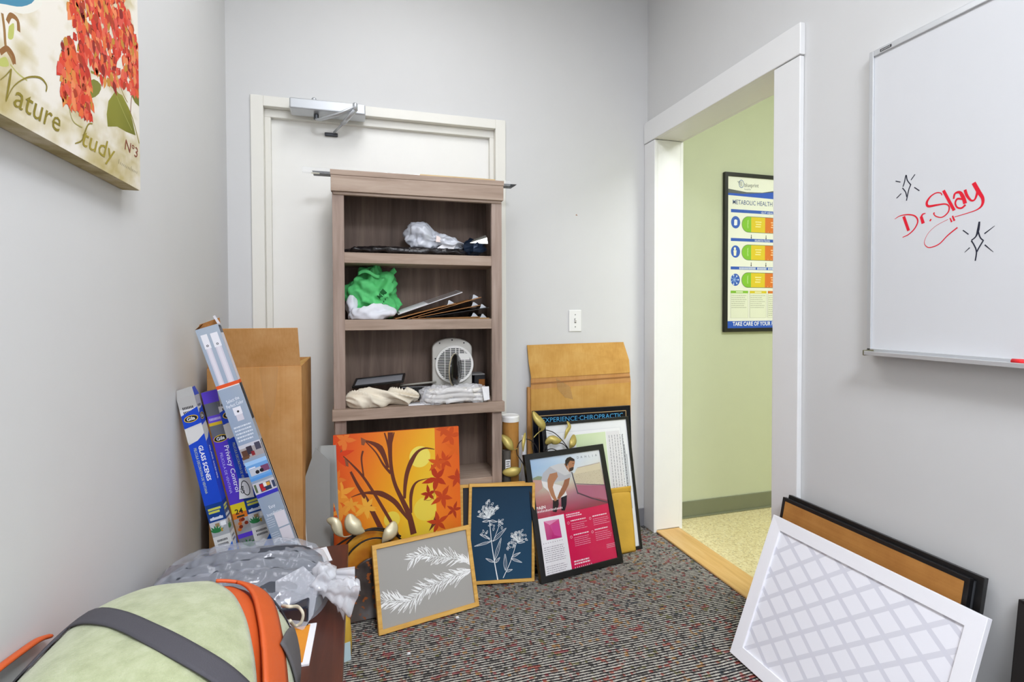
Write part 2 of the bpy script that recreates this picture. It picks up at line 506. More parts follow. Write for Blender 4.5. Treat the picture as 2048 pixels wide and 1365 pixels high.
# cased opening, right wall
tr = tag(empty('trim_3', (XR, OY0, 0)), kind='structure')
def cpart(name, x0, x1, y0, y1, z0, z1, bev=.003): return bx(x0 - XR, x1 - XR, y0 - OY0, y1 - OY0, z0, z1).build(name, M_TRIM, tr, bevel=bev)
cpart('casing', XR - .020, XR, OY0 - .118, OY0 + .004, 0, OZ - .003)
cpart('casing', XR - .020, XR, OY1 - .004, YB - .002, 0, OZ - .003)
cpart('head_casing', XR - .024, XR, OY0 - .122, YB - .002, OZ, OZ + .112)
cpart('jamb', XR - .002, XR + .142, OY0 - .012, OY0, .012, OZ)
cpart('jamb', XR - .002, XR + .142, OY1, OY1 + .012, .012, OZ)
cpart('head_jamb', XR - .002, XR + .142, OY0, OY1, OZ, OZ + .012)
cpart('casing', XR + .14, XR + .16, OY0 - .09, OY0, 0, OZ)
cpart('casing', XR + .14, XR + .16, OY1, OY1 + .09, 0, OZ)
cpart('head_casing', XR + .14, XR + .16, OY0 - .09, OY1 + .09, OZ, OZ + .09)
# lamps in the ceiling; the panel behind the viewer is added for fill
for k, (x, y, sx, sy, lab) in enumerate([(.20, 1.40, .6, 1.2, 'flat white ceiling light panel over the leaning pictures'),
                                         (.55, -.85, .6, 1.2, 'flat white ceiling panel added as fill light behind the viewer'),
                                         (2.70, .30, 1.2, .6, 'flat white ceiling light panel in the green hallway')]):
    t = thing('ceiling_light', lab, 'light', (x, y, ZC), group='ceiling light panels')
    MB().box(-sx / 2, sx / 2, -sy / 2, -sy / 2 + .02, -.02, 0).box(-sx / 2, sx / 2, sy / 2 - .02, sy / 2, -.02, 0).box(-sx / 2, -sx / 2 + .02, -sy / 2, sy / 2, -.02, 0).box(sx / 2 - .02, sx / 2, -sy / 2, sy / 2, -.02, 0).build('frame', M_TRIM, t)
    bx(-sx / 2 + .02, sx / 2 - .02, -sy / 2 + .02, sy / 2 - .02, -.012, -.006).build('diffuser', emit('lit_diffuser', '#fffaf0', 2.0), t)

# ------------------------------------------------------------------ bookcase
FY = 2.29
bc = thing('bookcase', 'tall weathered grey brown wooden bookcase standing before the cream door', 'bookcase', (-.102, FY, 0))
def bp(name, x0, x1, y0, y1, z0, z1, m, bev=.0015): return bx(x0, x1, y0, y1, z0, z1).build(name, m, bc, bevel=bev)
BW = .730; D = .235
bp('side_panel', 0, .018, .012, D, 0, 1.765, M_BWV); bp('side_panel', BW - .018, BW, .012, D, 0, 1.765, M_BWV)
bp('back_panel', .018, BW - .018, D - .006, D, .04, 1.765, M_BWB)
bp('stile', 0, .047, 0, .018, .786, 1.690, M_BWV); bp('stile', BW - .048, BW, 0, .018, .786, 1.690, M_BWV)
bp('stile', 0.004, .050, 0, .018, 0, .740, M_BWV); bp('stile', BW - .048, BW - .003, 0, .018, 0, .740, M_BWV)
bp('crown', -.004, BW + .004, -.017, .020, 1.696, 1.762, M_BWH)
bp('crown_bead', .004, BW - .004, -.006, .016, 1.684, 1.696, M_BWH)
bp('top_board', -.006, BW + .006, -.019, D + .004, 1.762, 1.784, M_BWH)
for z0, z1 in ((1.402, 1.446), (1.117, 1.162)): bp('shelf', .018, BW - .018, .004, D - .006, z0, z1, M_BWH)
bp('ledge', -.006, BW + .006, -.020, D - .006, .740, .786, M_BWH)
bp('shelf', .018, BW - .018, .004, D - .006, .398, .440, M_BWH)
bp('shelf', .018, BW - .018, .004, D - .006, .055, .095, M_BWH)
bp('plinth', .047, BW - .047, .004, .020, 0, .055, M_BWH)

# ------------------------------------------------------------------ door closer, switch
cl = thing('door_closer', 'silver door closer with folding arm over the cream door', 'door closer', (-.283, 2.54, 2.070))
M_ALU = plain('brushed_aluminium', '#c3c6c9', .38, .65, bump=(90, .05))
MB().prism([(-.072, .020), (-.022, .010), (0, .010), (0, .066), (-.072, .066)], -.32, 0, Matrix.Rotation(PI / 2, 4, 'Z')).build('body', M_ALU, cl, bevel=.006, seg=3)
MB().lathe([(.010, 0), (.010, .012), (.006, .016), (.0, .016)], 16, Matrix.Translation((.1, -.045, .066))).build('adjusting_cap', M_ALU, cl, smooth=True)
MB().lathe([(.011, 0), (.011, .02), (.0, .02)], 16, Matrix.Translation((.108, -.035, -.010))).build('spindle', plain('dark_steel', '#44464a', .4, .7), cl)
MB().tube([(.108, -.035, -.008), (.125, -.055, -.016), (.20, -.088, .002), (.272, -.115, .030)], [.010, .012, .013, .012], 8, flat=.55).build('main_arm', M_ALU, cl, smooth=True)
MB().lathe([(.011, -.014), (.011, .014), (.008, .018), (0, .018)], 16, Matrix.Translation((.276, -.118, .032))).build('elbow', M_ALU, cl, smooth=True)
MB().tube([(.276, -.118, .020), (.24, -.070, -.008), (.222, -.04, -.020)], .012, 8, flat=.6).tube([(.222, -.04, -.020), (.18, .035, -.038)], .0052, 8).build('forearm', M_ALU, cl, smooth=True)
MB().box(.138, .196, .046, .060, -.052, -.036).build('shoe', plain('dark_steel', '#44464a', .4, .7), cl, bevel=.003)

sw = thing('light_switch', 'white toggle light switch on the back wall above the leaning cardboard', 'light switch', (1.099, YB, 1.144))
bx(-.0355, .0355, -.006, 0, -.057, .057).build('plate', plain('ivory_plastic', '#efefec', .35), sw, bevel=.003)
MB().box(-.005, .005, -.007, -.004, -.012, .012).build('toggle_slot', plain('switch_shadow_grey', '#6d6a62', .6), sw)
MB().add([(-.004, -.006, -.009), (.004, -.006, -.009), (.004, -.006, .005), (-.004, -.006, .005), (-.003, -.016, .004), (.003, -.016, .004), (.003, -.014, .011), (-.003, -.014, .011)], [(0, 1, 5, 4), (1, 2, 6, 5), (2, 3, 7, 6), (3, 0, 4, 7), (4, 5, 6, 7)]).build('toggle', plain('ivory_plastic', '#efefec', .35), sw)
for dz in (-.032, .032): MB().lathe([(.003, 0), (.003, .001), (0, .001)], 10, Matrix.Translation((0, -.0065, dz)) @ Matrix.Rotation(PI / 2, 4, 'X')).build('screw', plain('screw_steel', '#8f8f8c', .35, .8), sw)
mk = Ink(); mk.poly([(-.006, -.002), (-.001, .003), (.004, .004), (.0, 0), (.007, -.003), (.002, -.005)], '#9b6f52')
t = thing('chipped_paint_spot', 'tiny brown chipped spot on the back wall above the light switch', 'mark', (1.109, YB - .0005, 1.704))
mk.build('chip', ink_mat('matt_print', .7), t)

# ------------------------------------------------------------------ whiteboard
p = dict(x=1.5150,y=1.2330,hd=-1.5708,w=1.2200,h=0.9200,ln=0.0000,z=1.0660,rl=0.0000); W, H = p['w'], p['h']
wb = thing('whiteboard', 'wall whiteboard with silver frame and red handwriting', 'whiteboard', mat=panel_matrix(p))
M_WB = plain('whiteboard_enamel', '#d7d8da', .22, var=.008)
M_ALU2 = plain('satin_aluminium', '#cfd1d3', .35, .5)
wsurf = bx(.01, W - .01, -.002, .012, .012, H - .012).build('writing_surface', M_WB, wb)
bx(0, .014, -.008, .017, 0, H).build('frame_rail', M_ALU2, wb, bevel=.002); bx(W - .014, W, -.008, .017, 0, H).build('frame_rail', M_ALU2, wb, bevel=.002)
bx(.0142, W - .0142, -.008, .017, H - .018, H).build('frame_rail', M_ALU2, wb, bevel=.002)
tray = MB().box(0.022, W - .002, -.044, .012, -.004, .002).box(.022, W - .002, -.046, -.042, -.004, .008).box(.002, W - .002, -.008, .012, -.004, .014).build('tray', M_ALU2, wb, bevel=.001)
bx(.019, .024, -.047, .012, -.006, .011).build('tray_end_cap', plain('brass_grey_cap', '#6f6b55', .5, .3), tray, bevel=.002)
ik = Ink(); ik.rect(.035, .070, H - .014, H - .006, '#3a3a3c')
for k in range(7): ik.rect(.038 + k * .0042, .0405 + k * .0042, H - .012, H - .008, '#b8b8b8')
ik.build('maker_label', ink_mat('matt_print', .7), wb, -.0085)
ik = Ink(); R = '#e02336'; K = '#2a2c3a'
Z = (1780, 330, 6.825)
for w, pts in [
    ([.002, .005, .006, .005, .003], [(0.0804,0.3989),(0.0972,0.406),(0.1203,0.4051),(0.1387,0.3977),(0.1465,0.382),(0.1381,0.3627),(0.1213,0.3485),(0.1042,0.3424)]),
    ([.012, .012], [(0.1067,0.4022),(0.1212,0.359)]),
    ([.011, .013], [(0.1552,0.3938),(0.1613,0.3734)]),
    ([.008, .006, .003], [(0.1552,0.3918),(0.1596,0.3992),(0.1674,0.4004)]),
    ([.009, .009], [(0.1787,0.3803),(0.1821,0.3785)]),
    ([.004, .004, .005, .009, .010, .006, .005, .005, .004, .004, .006], [(0.2091,0.4417),(0.2057,0.4483),(0.1945,0.4511),(0.1804,0.4447),(0.1704,0.4307),(0.174,0.4188),(0.1949,0.4178),(0.2171,0.4165),(0.2271,0.4077),(0.2246,0.3925),(0.2102,0.3823),(0.1953,0.3869),(0.1886,0.3951),(0.191,0.3982)]),
    ([.011, .011], [(0.2126,0.4537),(0.2397,0.3952)]),
    ([.006, .008, .006, .006, .007, .007], [(0.2594,0.4205),(0.2473,0.424),(0.2421,0.4144),(0.2467,0.402),(0.2571,0.3981),(0.2664,0.4049)]),
    ([.006, .008, .013, .013], [(0.2381,0.4258),(0.241,0.4388),(0.2523,0.4401),(0.2611,0.424),(0.2655,0.4079)]),
    ([.010, .010, .007, .006, .008, .010], [(0.2646,0.4441),(0.2695,0.4279),(0.2789,0.4137),(0.2872,0.4139),(0.292,0.4269),(0.2935,0.4358)]),
    ([.014, .014, .011, .008, .004, .003, .0025], [(0.2842,0.4575),(0.2952,0.4336),(0.3051,0.413),(0.3037,0.3967),(0.2933,0.3876),(0.2734,0.3828),(0.2408,0.3777)]),
    ([.0015, .0012, .0015, .003, .004, .004, .005], [(0.2248,0.374),(0.1956,0.362),(0.1749,0.344),(0.165,0.322),(0.1695,0.3092),(0.1811,0.3042),(0.2036,0.3111),(0.2253,0.3319),(0.2482,0.3489)]),
    ([.004, .006], [(0.2298,0.377),(0.2342,0.3652)]),
    ([.005, .007], [(0.2358,0.3818),(0.2406,0.3675)])]:
    ik.stroke(pts, [q * .68 for q in w], R)
for w, pts in [
    (.0028, [(0.1037,0.4883),(0.1077,0.5),(0.1123,0.5199),(0.116,0.5043),(0.1255,0.4896)]),
    (.0028, [(0.1265,0.4904),(0.1205,0.4761),(0.1142,0.4461)]),
    (.0028, [(0.1022,0.4855),(0.1112,0.4719),(0.1151,0.4564)]),
    (.0025, [(0.082,0.5099),(0.0965,0.5035)]), (.0025, [(0.1374,0.5157),(0.1264,0.5025)]),
    (.0025, [(0.1358,0.4795),(0.15,0.4669)]), (.0025, [(0.099,0.4699),(0.0852,0.459)]),
    ([.004, .006, .003, .003], [(0.2985,0.356),(0.2959,0.3351),(0.2908,0.3191),(0.281,0.311)]),
    (.003, [(0.2959,0.3332),(0.3006,0.3159),(0.308,0.3066)]),
    (.003, [(0.281,0.3101),(0.2886,0.2951),(0.2929,0.2796),(0.2904,0.2575)]),
    (.003, [(0.308,0.3075),(0.2993,0.2919),(0.2926,0.2778)]),
    (.0025, [(0.2612,0.3397),(0.2744,0.327)]), ([.003, .001], [(0.3099,0.3238),(0.332,0.3402)]),
    ([.003, .001], [(0.311,0.2957),(0.3297,0.2757)]), ([.0025, .001], [(0.2775,0.2926),(0.2658,0.2816)])]:
    ik.stroke(pts, w, K)
ik.build('marker_writing', ink_mat('marker_ink', .35), wsurf, -.0024)
mk = thing('marker_pen', 'red marker pen lying on the whiteboard tray', 'marker', (1.487, .846, 1.0755))
MB().tube([(0, 0, 0), (0, -.035, 0)], [.007, .0075], 14).build('cap', plain('red_plastic', '#e8242c', .35), mk, smooth=True)
MB().tube([(0, -.034, 0), (0, -.125, 0)], .0065, 14).build('barrel', plain('marker_white', '#e9e6e2', .4), mk, smooth=True)

# ------------------------------------------------------------------ hallway poster
p = dict(x=2.0400,y=2.5500,hd=0.0000,w=0.5200,h=0.9300,ln=0.0000,z=1.0700,rl=0.0000); W, H = p['w'], p['h']
po = thing('framed_poster', 'black framed health chart poster on the green hallway wall', 'poster', mat=panel_matrix(p))
frame_mesh(W, H, .022, .02).build('frame', M_BLACK, po, bevel=.002)
pback = bx(.01, W - .01, .010, .018, .01, H - .01).build('backing', M_MATBLACK, po)
ik = Ink(); rng = random.Random(4)
B0 = .022
ik.rect(B0, W - B0, B0, H - B0, '#eef0e4')
def pz(y): return H - (y - 342) / 320 * H      # photo row (at the left edge) to height on the poster
hp = lambda zy: H - (zy - 45) / 1250 * H
def hx(zx): return (zx - 70) / 430 * .372
# header
ik.poly([(B0, hp(215)), (B0, hp(172)), (hx(250), hp(190)), (hx(380), hp(185)), (W - B0, hp(130)), (W - B0, hp(232))], '#5b6064', 0)
ik.poly([(B0, hp(222)), (B0, hp(205)), (hx(220), hp(205)), (hx(380), hp(190)), (W - B0, hp(150)), (W - B0, hp(235))], '#1f55c8', 0)
ik.ell(hx(208), hp(128), .018, .024, '#5a74a8'); ik.ell(hx(208), hp(128), .0145, .020, '#eef0e4')
for k in range(5): ik.stroke([(hx(175 + k * 6), hp(112 + k * 8)), (hx(215), hp(112 + k * 8))], .0022, '#2b3550', 0)
ik.textfit('blueprint', (hx(232), hp(150)), (hx(350), hp(146)), .024, '#30343c')
ik.textfit('health', (hx(232), hp(174)), (hx(285), hp(172)), .010, '#7a8088')
ik.textfit('METABOLIC HEALTH SERVICES', (hx(137), hp(290)), (hx(621), hp(290)), .027, '#23498c', bold=.004)
ik.text('O', hx(500), hp(212), .03, '#ffffff')
for (ya, yb, title, tx) in [(330, 355, 'GUT HEALTH', 372), (556, 580, 'INFLAMMATION TRACKING', 320), (780, 803, None, 195)]:
    ik.rect(hx(125), W - .035, hp(yb), hp(ya), '#2457bd')
    if title is None:
        for k in range(26):
            if k not in (12, 20): ik.rect(hx(tx) + k * .0098, hx(tx) + k * .0098 + .0066, hp(yb - 3), hp(ya + 4), '#dfe6f2')
    else: ik.textfit(title, (hx(tx), hp(yb - 3)), (min(W - .05, hx(tx) + .11), hp(yb - 3)), .012, '#e8ecf4', bold=.01)
icon_col = '#2a5cc0'
for n, (y0, y1, cy) in enumerate([(380, 508, 432), (603, 728, 662), (824, 946, 884)]):
    z0, z1 = hp(y1), hp(y0); r = (z1 - z0) / 2; zc = (z0 + z1) / 2
    ik.ell(hx(163), hp(cy), .032, .036, icon_col, n=28)
    if n == 0: ik.poly([(hx(150), hp(455)), (hx(152), hp(414)), (hx(165), hp(408)), (hx(177), hp(416)), (hx(176), hp(452)), (hx(164), hp(458))], '#eef0f6', 0)
    elif n == 1:
        ik.ell(hx(158), hp(640), .0075, .009, '#f4f2dc'); ik.poly([(hx(146), hp(652)), (hx(172), hp(652)), (hx(168), hp(695)), (hx(150), hp(695))], '#f4f2dc')
    else:
        for a in range(7):
            ik.stroke([(hx(155), hp(884)), (hx(155) + .027 * math.cos(a * .9), hp(884) + .027 * math.sin(a * .9))], .0035, '#8fb4e8', 0); ik.ell(hx(155) + .027 * math.cos(a * .9), hp(884) + .027 * math.sin(a * .9), .005, .005, '#cfe0f4', n=8)
    x0 = hx(212)
    def cap(xa, xb, pad, col):
        pts = [(xa + r - (r - pad) * math.sin(t), zc + (r - pad) * math.cos(t)) for t in [PI * i / 14 for i in range(15)]] if xa == x0 else [(xa, z1 - pad), (xa, z0 + pad)]
        ik.poly(pts + [(xb, z0 + pad), (xb, z1 - pad)], col)
    cap(x0, W - .05, 0, '#6f7a68')
    cap(x0, hx(296), .003, '#82c32e')
    ik.rect(hx(290), hx(408), z0 + .003, z1 - .003, '#e2c81f'); ik.rect(hx(406), W - .053, z0 + .003, z1 - .003, '#dd7420')
    ik.text('OPTIMAL', hx(268), zc - .022, .012, '#dff0b8', PI / 2)
    for k, (cx, col) in enumerate([(350, '#f4eaa0'), (480, '#f6cf9e')]):
        for j in range(3): ik.rect(hx(cx) - .022 + .004 * (j % 2), hx(cx) + .022 - .003 * j, zc + .014 - j * .014, zc + .020 - j * .014, col)
    for k in range(10): ik.rect(hx(430 + k * 26), hx(432 + k * 26) + .001, z0 + .006, z0 + .011, '#f0c890')
    if n < 2:
        for ax in (291, 414):
            zt = z0 - .012
            ik.rect(hx(ax) - .002, hx(ax) + .002, zt - .018, zt, '#2a2a2a'); ik.poly([(hx(ax) - .005, zt - .016), (hx(ax) + .005, zt - .016), (hx(ax), zt - .026)], '#2a2a2a')
for k, (xa, xb, col) in enumerate([(125, 268, '#84bf30'), (281, 420, '#d8c51e'), (432, 575, '#d9731f')]):
    ik.rect(hx(xa), hx(xb), hp(1185), hp(970), '#9aa08e'); ik.rect(hx(xa) + .0012, hx(xb) - .0012, hp(1184), hp(990), '#e6ead6')
    ik.rect(hx(xa), hx(xb), hp(990), hp(970), col)
    ik.lines(hx(xa) + .006, hx(xb) - .008, hp(1010), 7 if k < 2 else 11, .0118, .0035, '#a8ac98', rng)
    ik.rect(hx((xa + xb) / 2 - 28), hx((xa + xb) / 2 + 28), hp(984), hp(976), '#eef2d8')
ik.rect(B0, W - B0, B0, hp(1210), '#1f57c4')
ik.textfit('TAKE CARE OF YOUR FUTURE', (hx(143), hp(1247)), (hx(577), hp(1247)), .024, '#f2f4f8', bold=.02)
ik.build('print', ink_mat('satin_print', .4), pback, .009)
bx(B0, W - B0, .004, .0045, B0, H - B0).build('pane', glass_pane_mat(), po)

# ------------------------------------------------------------------ pictures leaning on the floor
def leaning(name, label, cat, p, group=None): return thing(name, label, cat, mat=panel_matrix(p), group=group)
PAPER = ink_mat('satin_print', .4); MATT = ink_mat('matt_print', .7); CANV = ink_mat('canvas_print', .65, (900, .12))

# orange canvas
p = dict(x=-0.1014,y=2.1690,hd=0.0402,w=0.5233,h=0.6900,ln=0.1000,z=0.0030,rl=0.0000); W, H = p['w'], p['h']
oc = leaning('canvas_painting', 'orange canvas painting of bare branches and autumn leaves leaning on the bookcase', 'painting', p)
bx(0, W, 0.0005, .022, 0, H).build('stretched_canvas', plain('canvas_edge_orange', '#c8571f', .7, bump=(600, .2)), oc, bevel=.002)
ik = Ink(); rng = random.Random(11)
O = (640, 840, 4.6545)
ik.field([(0, 0), (W, 0), (W, H), (0, H)], [
    ['#a24a1c', '#c86a20', '#e29a28', '#eabb34', '#e8c43c', '#e8c640', '#e8c23c'],
    ['#b8521c', '#dd7a22', '#eba02a', '#ecbc34', '#ecca40', '#ecce46', '#ecca42'],
    ['#c9501e', '#e98423', '#efa326', '#efb92c', '#edc836', '#eece44', '#eccb40'],
    ['#d8501f', '#ea7a22', '#ee9a22', '#f0ac22', '#eec030', '#eecb3e', '#ecc83c'],
    ['#dd5220', '#e86a24', '#ec8a22', '#eea022', '#eeb428', '#edc034', '#eac038'],
    ['#d64a20', '#e05c24', '#e87a26', '#ea8e28', '#eca42a', '#ecb432', '#e8b638']])
(cx, cz), (ex, ez) = [(0.3513,0.5732),(0.396,0.5691)]
ik.ell(cx, cz, ex - cx, ex - cx, '#efdc62', n=40)
for (a, b) in ([(0.3695,0.3529),(0.4178,0.347)], [(0.2299,0.3262),(0.2629,0.3219)]):
    ik.ell(a[0], a[1], b[0] - a[0], b[0] - a[0], '#ecd24c', n=36)
BR = '#6a3626'
for w, pts in [
    ([.022, .015, .015, .021, .026], [(0.2293,0.6858),(0.2266,0.6046),(0.2324,0.5241),(0.2477,0.4604),(0.2763,0.3952),(0.3011,0.3347),(0.3184,0.2551)]),
    ([.006, .008, .008], [(0.205,0.6858),(0.2183,0.6366),(0.2255,0.5869)]), ([.005, .008], [(0.2449,0.6846),(0.2325,0.6354),(0.228,0.6045)]),
    ([.004, .007, .012], [(0.1227,0.6622),(0.1687,0.6076),(0.1985,0.554),(0.2287,0.5156)]),
    ([.004, .024, .010], [(0.1283,0.6596),(0.1864,0.6237),(0.218,0.5388)]),
    ([.004, .010, .013, .012], [(0.0385,0.604),(0.0738,0.566),(0.1157,0.514),(0.1577,0.4441),(0.1957,0.3741),(0.2254,0.318),(0.2585,0.2489)]),
    ([.008, .007, .006], [(0.117,0.6187),(0.1106,0.5843),(0.1183,0.5159)]),
    ([.009, .016, .021], [(0.0672,0.5384),(0.094,0.4815),(0.1273,0.4215),(0.1565,0.3573),(0.1891,0.2858)]),
    ([.002, .009, .022, .019, .005], [(0.0682,0.4361),(0.1063,0.4455),(0.1448,0.4455),(0.188,0.4363),(0.24,0.3995),(0.2746,0.3513),(0.2971,0.3153)]),
    ([.003, .009, .020, .017, .011], [(0.4149,0.5989),(0.3751,0.6074),(0.3417,0.5944),(0.3145,0.5563),(0.2955,0.5088),(0.2864,0.4562),(0.2832,0.4055)]),
    ([.001, .008, .015, .010], [(0.3907,0.4788),(0.3446,0.4723),(0.3215,0.4524),(0.3098,0.4091),(0.3093,0.3425)]),
    ([.010, .010], [(0.3082,0.3294),(0.3112,0.2539)])]:
    ik.stroke(pts, w, BR)
for pts in ([(0.1091,0.6743),(0.1305,0.6616),(0.1216,0.6403),(0.1109,0.6434)], [(0.0034,0.6482),(0.0283,0.6352),(0.0386,0.6213),(0.0281,0.6179)], [(0.0426,0.5993),(0.0592,0.5761),(0.059,0.5587),(0.0485,0.5641)]):
    ik.poly(pts, '#8a5238')
# right-hand band
q = [(0.4181,0.2661),(0.416,0.6866)]
x0 = (q[0][0] + q[1][0]) / 2
ik.field([(x0, 0), (W, 0), (W, H), (x0, H)], [['#e88a22', '#e4731e'], ['#f09026', '#ea761e'], ['#ee7e22', '#ea6e1e'], ['#ea7424', '#e4641f'], ['#e6702a', '#dc5c22']])
ik.poly([(0.4179,0.3344),(0.4177,0.2877),(0.382,0.2567)], BR)
def sprig(c, r, n, col, a0, spread=2 * PI):
    for k in range(n):
        ik.leaf(c[0], c[1], r * rng.uniform(.8, 1.1), r * .38, a0 + spread * k / n + rng.uniform(-.15, .15), col)
for c, r, n, col in zip([(0.1205,0.3833),(0.1312,0.3885),(0.0266,0.4546),(0.0301,0.3859),(0.0454,0.6685),(0.0106,0.512),(0.0678,0.4026),(0.0139,0.4262),(0.0197,0.61)], [.05, .05, .062, .05, .055, .05, .04, .05, .06], [5] * 9,
                        ['#eda53a', '#efae3e', '#f0a03a', '#e89436', '#e67a34', '#e2792c', '#eaa038', '#e8902e', '#d8421e']): sprig(c, r, n, col, rng.random() * 3)
for c, r, col in zip([(0.4578,0.5473),(0.4208,0.4756),(0.5104,0.4686),(0.3855,0.4138),(0.4446,0.3958),(0.4925,0.3342),(0.4233,0.2901),(0.4866,0.6511),(0.5066,0.5937),(0.4247,0.5413),(0.4565,0.6812)], [.05, .062, .05, .04, .055, .036, .05, .055, .05, .045, .04],
                     ['#c8481c', '#b8391a', '#bc401c', '#a83018', '#c4451c', '#b03a1a', '#c2441c', '#cc501f', '#dd641f', '#d2561e', '#c9501f']): sprig(c, r, 5, col, rng.random() * 3)
ik.stroke([(0.4082,0.4339),(0.4064,0.3979),(0.384,0.3861),(0.3635,0.3939)], .002, '#a06a2a')
keep = Ink()
# trim the print to the canvas rectangle
def clip(ink, w, h):
    ink.v = [(min(max(a, 0), w), b, min(max(c, 0), h)) for a, b, c in ink.v]
clip(ik, W, H)
ik.build('painted_face', CANV, oc, 0)

# gold-framed prints
def framed(p, name, label, bar, depth, fmat, face_ink, face_mat, rec=.006, chamfer=0.0, pane=False, back=M_MATBLACK):
    t = leaning(name, label, 'picture', p, 'framed pictures leaning on the floor')
    W, H = p['w'], p['h']
    frame_mesh(W, H, bar, depth, chamfer=chamfer).build('frame', fmat, t, bevel=.0012)
    bk = bx(bar * .6, W - bar * .6, rec + .002, depth - .002, bar * .6, H - bar * .6).build('backing', back, t)
    face_ink.build('print', face_mat, bk, rec + .0015)
    if pane: bx(bar - .001, W - bar + .001, rec - .003, rec - .0025, bar - .001, H - bar + .001).build('pane', glass_pane_mat(), t)
    return t

p = dict(x=0.0629,y=1.9479,hd=0.2093,w=0.4050,h=0.3104,ln=0.3327,z=0.0060,rl=0.0000); W, H = p['w'], p['h']
ik = Ink(); rng = random.Random(5)
ik.rect(.008, W - .008, .008, H - .008, '#a9a6a0')
for pts, n, L in (([(0.3897,0.1551),(0.3769,0.1747),(0.3128,0.2001),(0.2448,0.2196),(0.1922,0.2397),(0.1483,0.2288)], 62, .046),
                  ([(0.3958,0.137),(0.3272,0.1318),(0.2558,0.1238),(0.1863,0.1123),(0.1306,0.0868),(0.0843,0.0943),(0.0385,0.1075)], 100, .052)):
    path = smooth_path(pts, 12)
    ik.stroke(pts, .0022, '#f2f2f0'); ik.scatter(24)
    for k in range(n):
        f = (k + rng.random()) / n; i = min(int(f * (len(path) - 1)), len(path) - 2)
        d = (path[i + 1] - path[i]).normalized(); a = math.atan2(d.y, d.x)
        s = 1 if k % 2 else -1
        ang = a + s * rng.uniform(.35, 1.0)
        pos = path[i] + Vector((math.cos(ang), math.sin(ang))) * .003
        if pos.x > W - .05: ang = a + s * rng.uniform(.2, .5)
        l = L * rng.uniform(.55, 1.15)
        if rng.random() < .6: ik.leaf(pos.x, pos.y, l, .0052, ang, rng.choice(['#f4f4f2', '#ececea', '#fafaf8']))
        else: ik.loop_leaf(pos.x, pos.y, l, .0085, ang, .0016, '#f6f6f4')
ik.scatter(0); clip(ik, W - .012, H)
framed(p, 'framed_picture', 'honey wood frame with white rosemary sprigs on grey, lowest in front', .016, .018, M_GOLD, ik, MATT)

p = dict(dict(x=0.4373,y=2.1828,hd=-0.0712,w=0.3015,h=0.4206,ln=0.1700,z=0.0160,rl=-0.0527)); p2 = dict(p); p2['x'] -= .022; p2['y'] += .0192; p2['w'] = .298; p2['h'] = .418; p2['z'] = .010; p2['rl'] = -.015
ik = Ink(); ik.rect(.008, p2['w'] - .008, .008, p2['h'] - .008, '#3a3a3c')
framed(p2, 'framed_picture', 'second honey wood frame mostly hidden behind the navy flower picture', .013, .018, M_GOLD, ik, MATT)
W, H = p['w'], p['h']
ik = Ink(); rng = random.Random(9)
ik.field([(.006, .006), (W - .006, .006), (W - .006, H - .006), (.006, H - .006)], [['#22445e', '#254a66'], ['#223f58', '#24445e'], ['#1c3448', '#1e384e']])
WH = '#eef2f2'
for w, pts in [([.005, .0035, .0025], [(0.1377,0.01),(0.1218,0.0839),(0.107,0.1666),(0.0953,0.2637)]), ([.003, .0025, .002], [(0.161,0.0196),(0.1945,0.0896),(0.2185,0.162)]),
               (.0018, [(0.1118,0.1755),(0.097,0.1807),(0.0745,0.2045)]), (.0018, [(0.1142,0.1754),(0.1379,0.2345)])]:
    ik.stroke(pts, w, WH)
def fl_leaf(a, b, wd):
    a = Vector(a); b = Vector(b); d = b - a
    ik.loop_leaf(a.x, a.y, d.length, wd, math.atan2(d.y, d.x), .0016, WH); ik.stroke([a, a + d * .85], .0009, WH, 0)
L = [(0.1045,0.1735),(0.0294,0.1561),(0.1118,0.1732),(0.1717,0.2277),(0.1216,0.093),(0.1495,0.1878),(0.1183,0.0864),(0.0814,0.1039),(0.1704,0.0498),(0.1679,0.1191),(0.1944,0.0987),(0.2454,0.0794),(0.1968,0.1032),(0.2379,0.122),(0.1729,0.0451),(0.2024,0.0527),(0.0993,0.1852),(0.0525,0.2053),(0.0954,0.2614),(0.0635,0.2578),(0.0969,0.2614),(0.1301,0.2556),(0.0976,0.2729),(0.0386,0.2817),(0.221,0.1642),(0.2586,0.1659),(0.2185,0.162),(0.1911,0.1631),(0.1257,0.0837),(0.1449,0.1056)]
for k in range(0, len(L), 2): fl_leaf(L[k], L[k + 1], .014 if (k in (4, 8, 2)) else .009)
for c, rx, rz, n in zip([(0.0895,0.3081),(0.2282,0.1917),(0.1426,0.2459),(0.1105,0.2424),(0.0743,0.2137),(0.1798,0.1521),(0.2012,0.1512)], [.050, .038, .016, .009, .011, .014, .008], [.034, .024, .016, .012, .012, .013, .009], [46, 34, 9, 4, 4, 7, 3]):
    for k in range(n):
        a = rng.random() * 2 * PI; r = math.sqrt(rng.random())
        x = c[0] + rx * r * math.cos(a); z = c[1] + rz * r * math.sin(a)
        ik.loop_leaf(x, z, rng.uniform(.008, .015), .007, rng.random() * 2 * PI, .0014, WH)
        if n > 20: ik.stroke([(c[0], c[1] - rz * 1.1), (x, z)], .0008, WH, 0)
framed(p, 'framed_picture', 'honey wood frame with white flower drawing on navy, beside the rosemary picture', .013, .018, M_GOLD, ik, MATT)

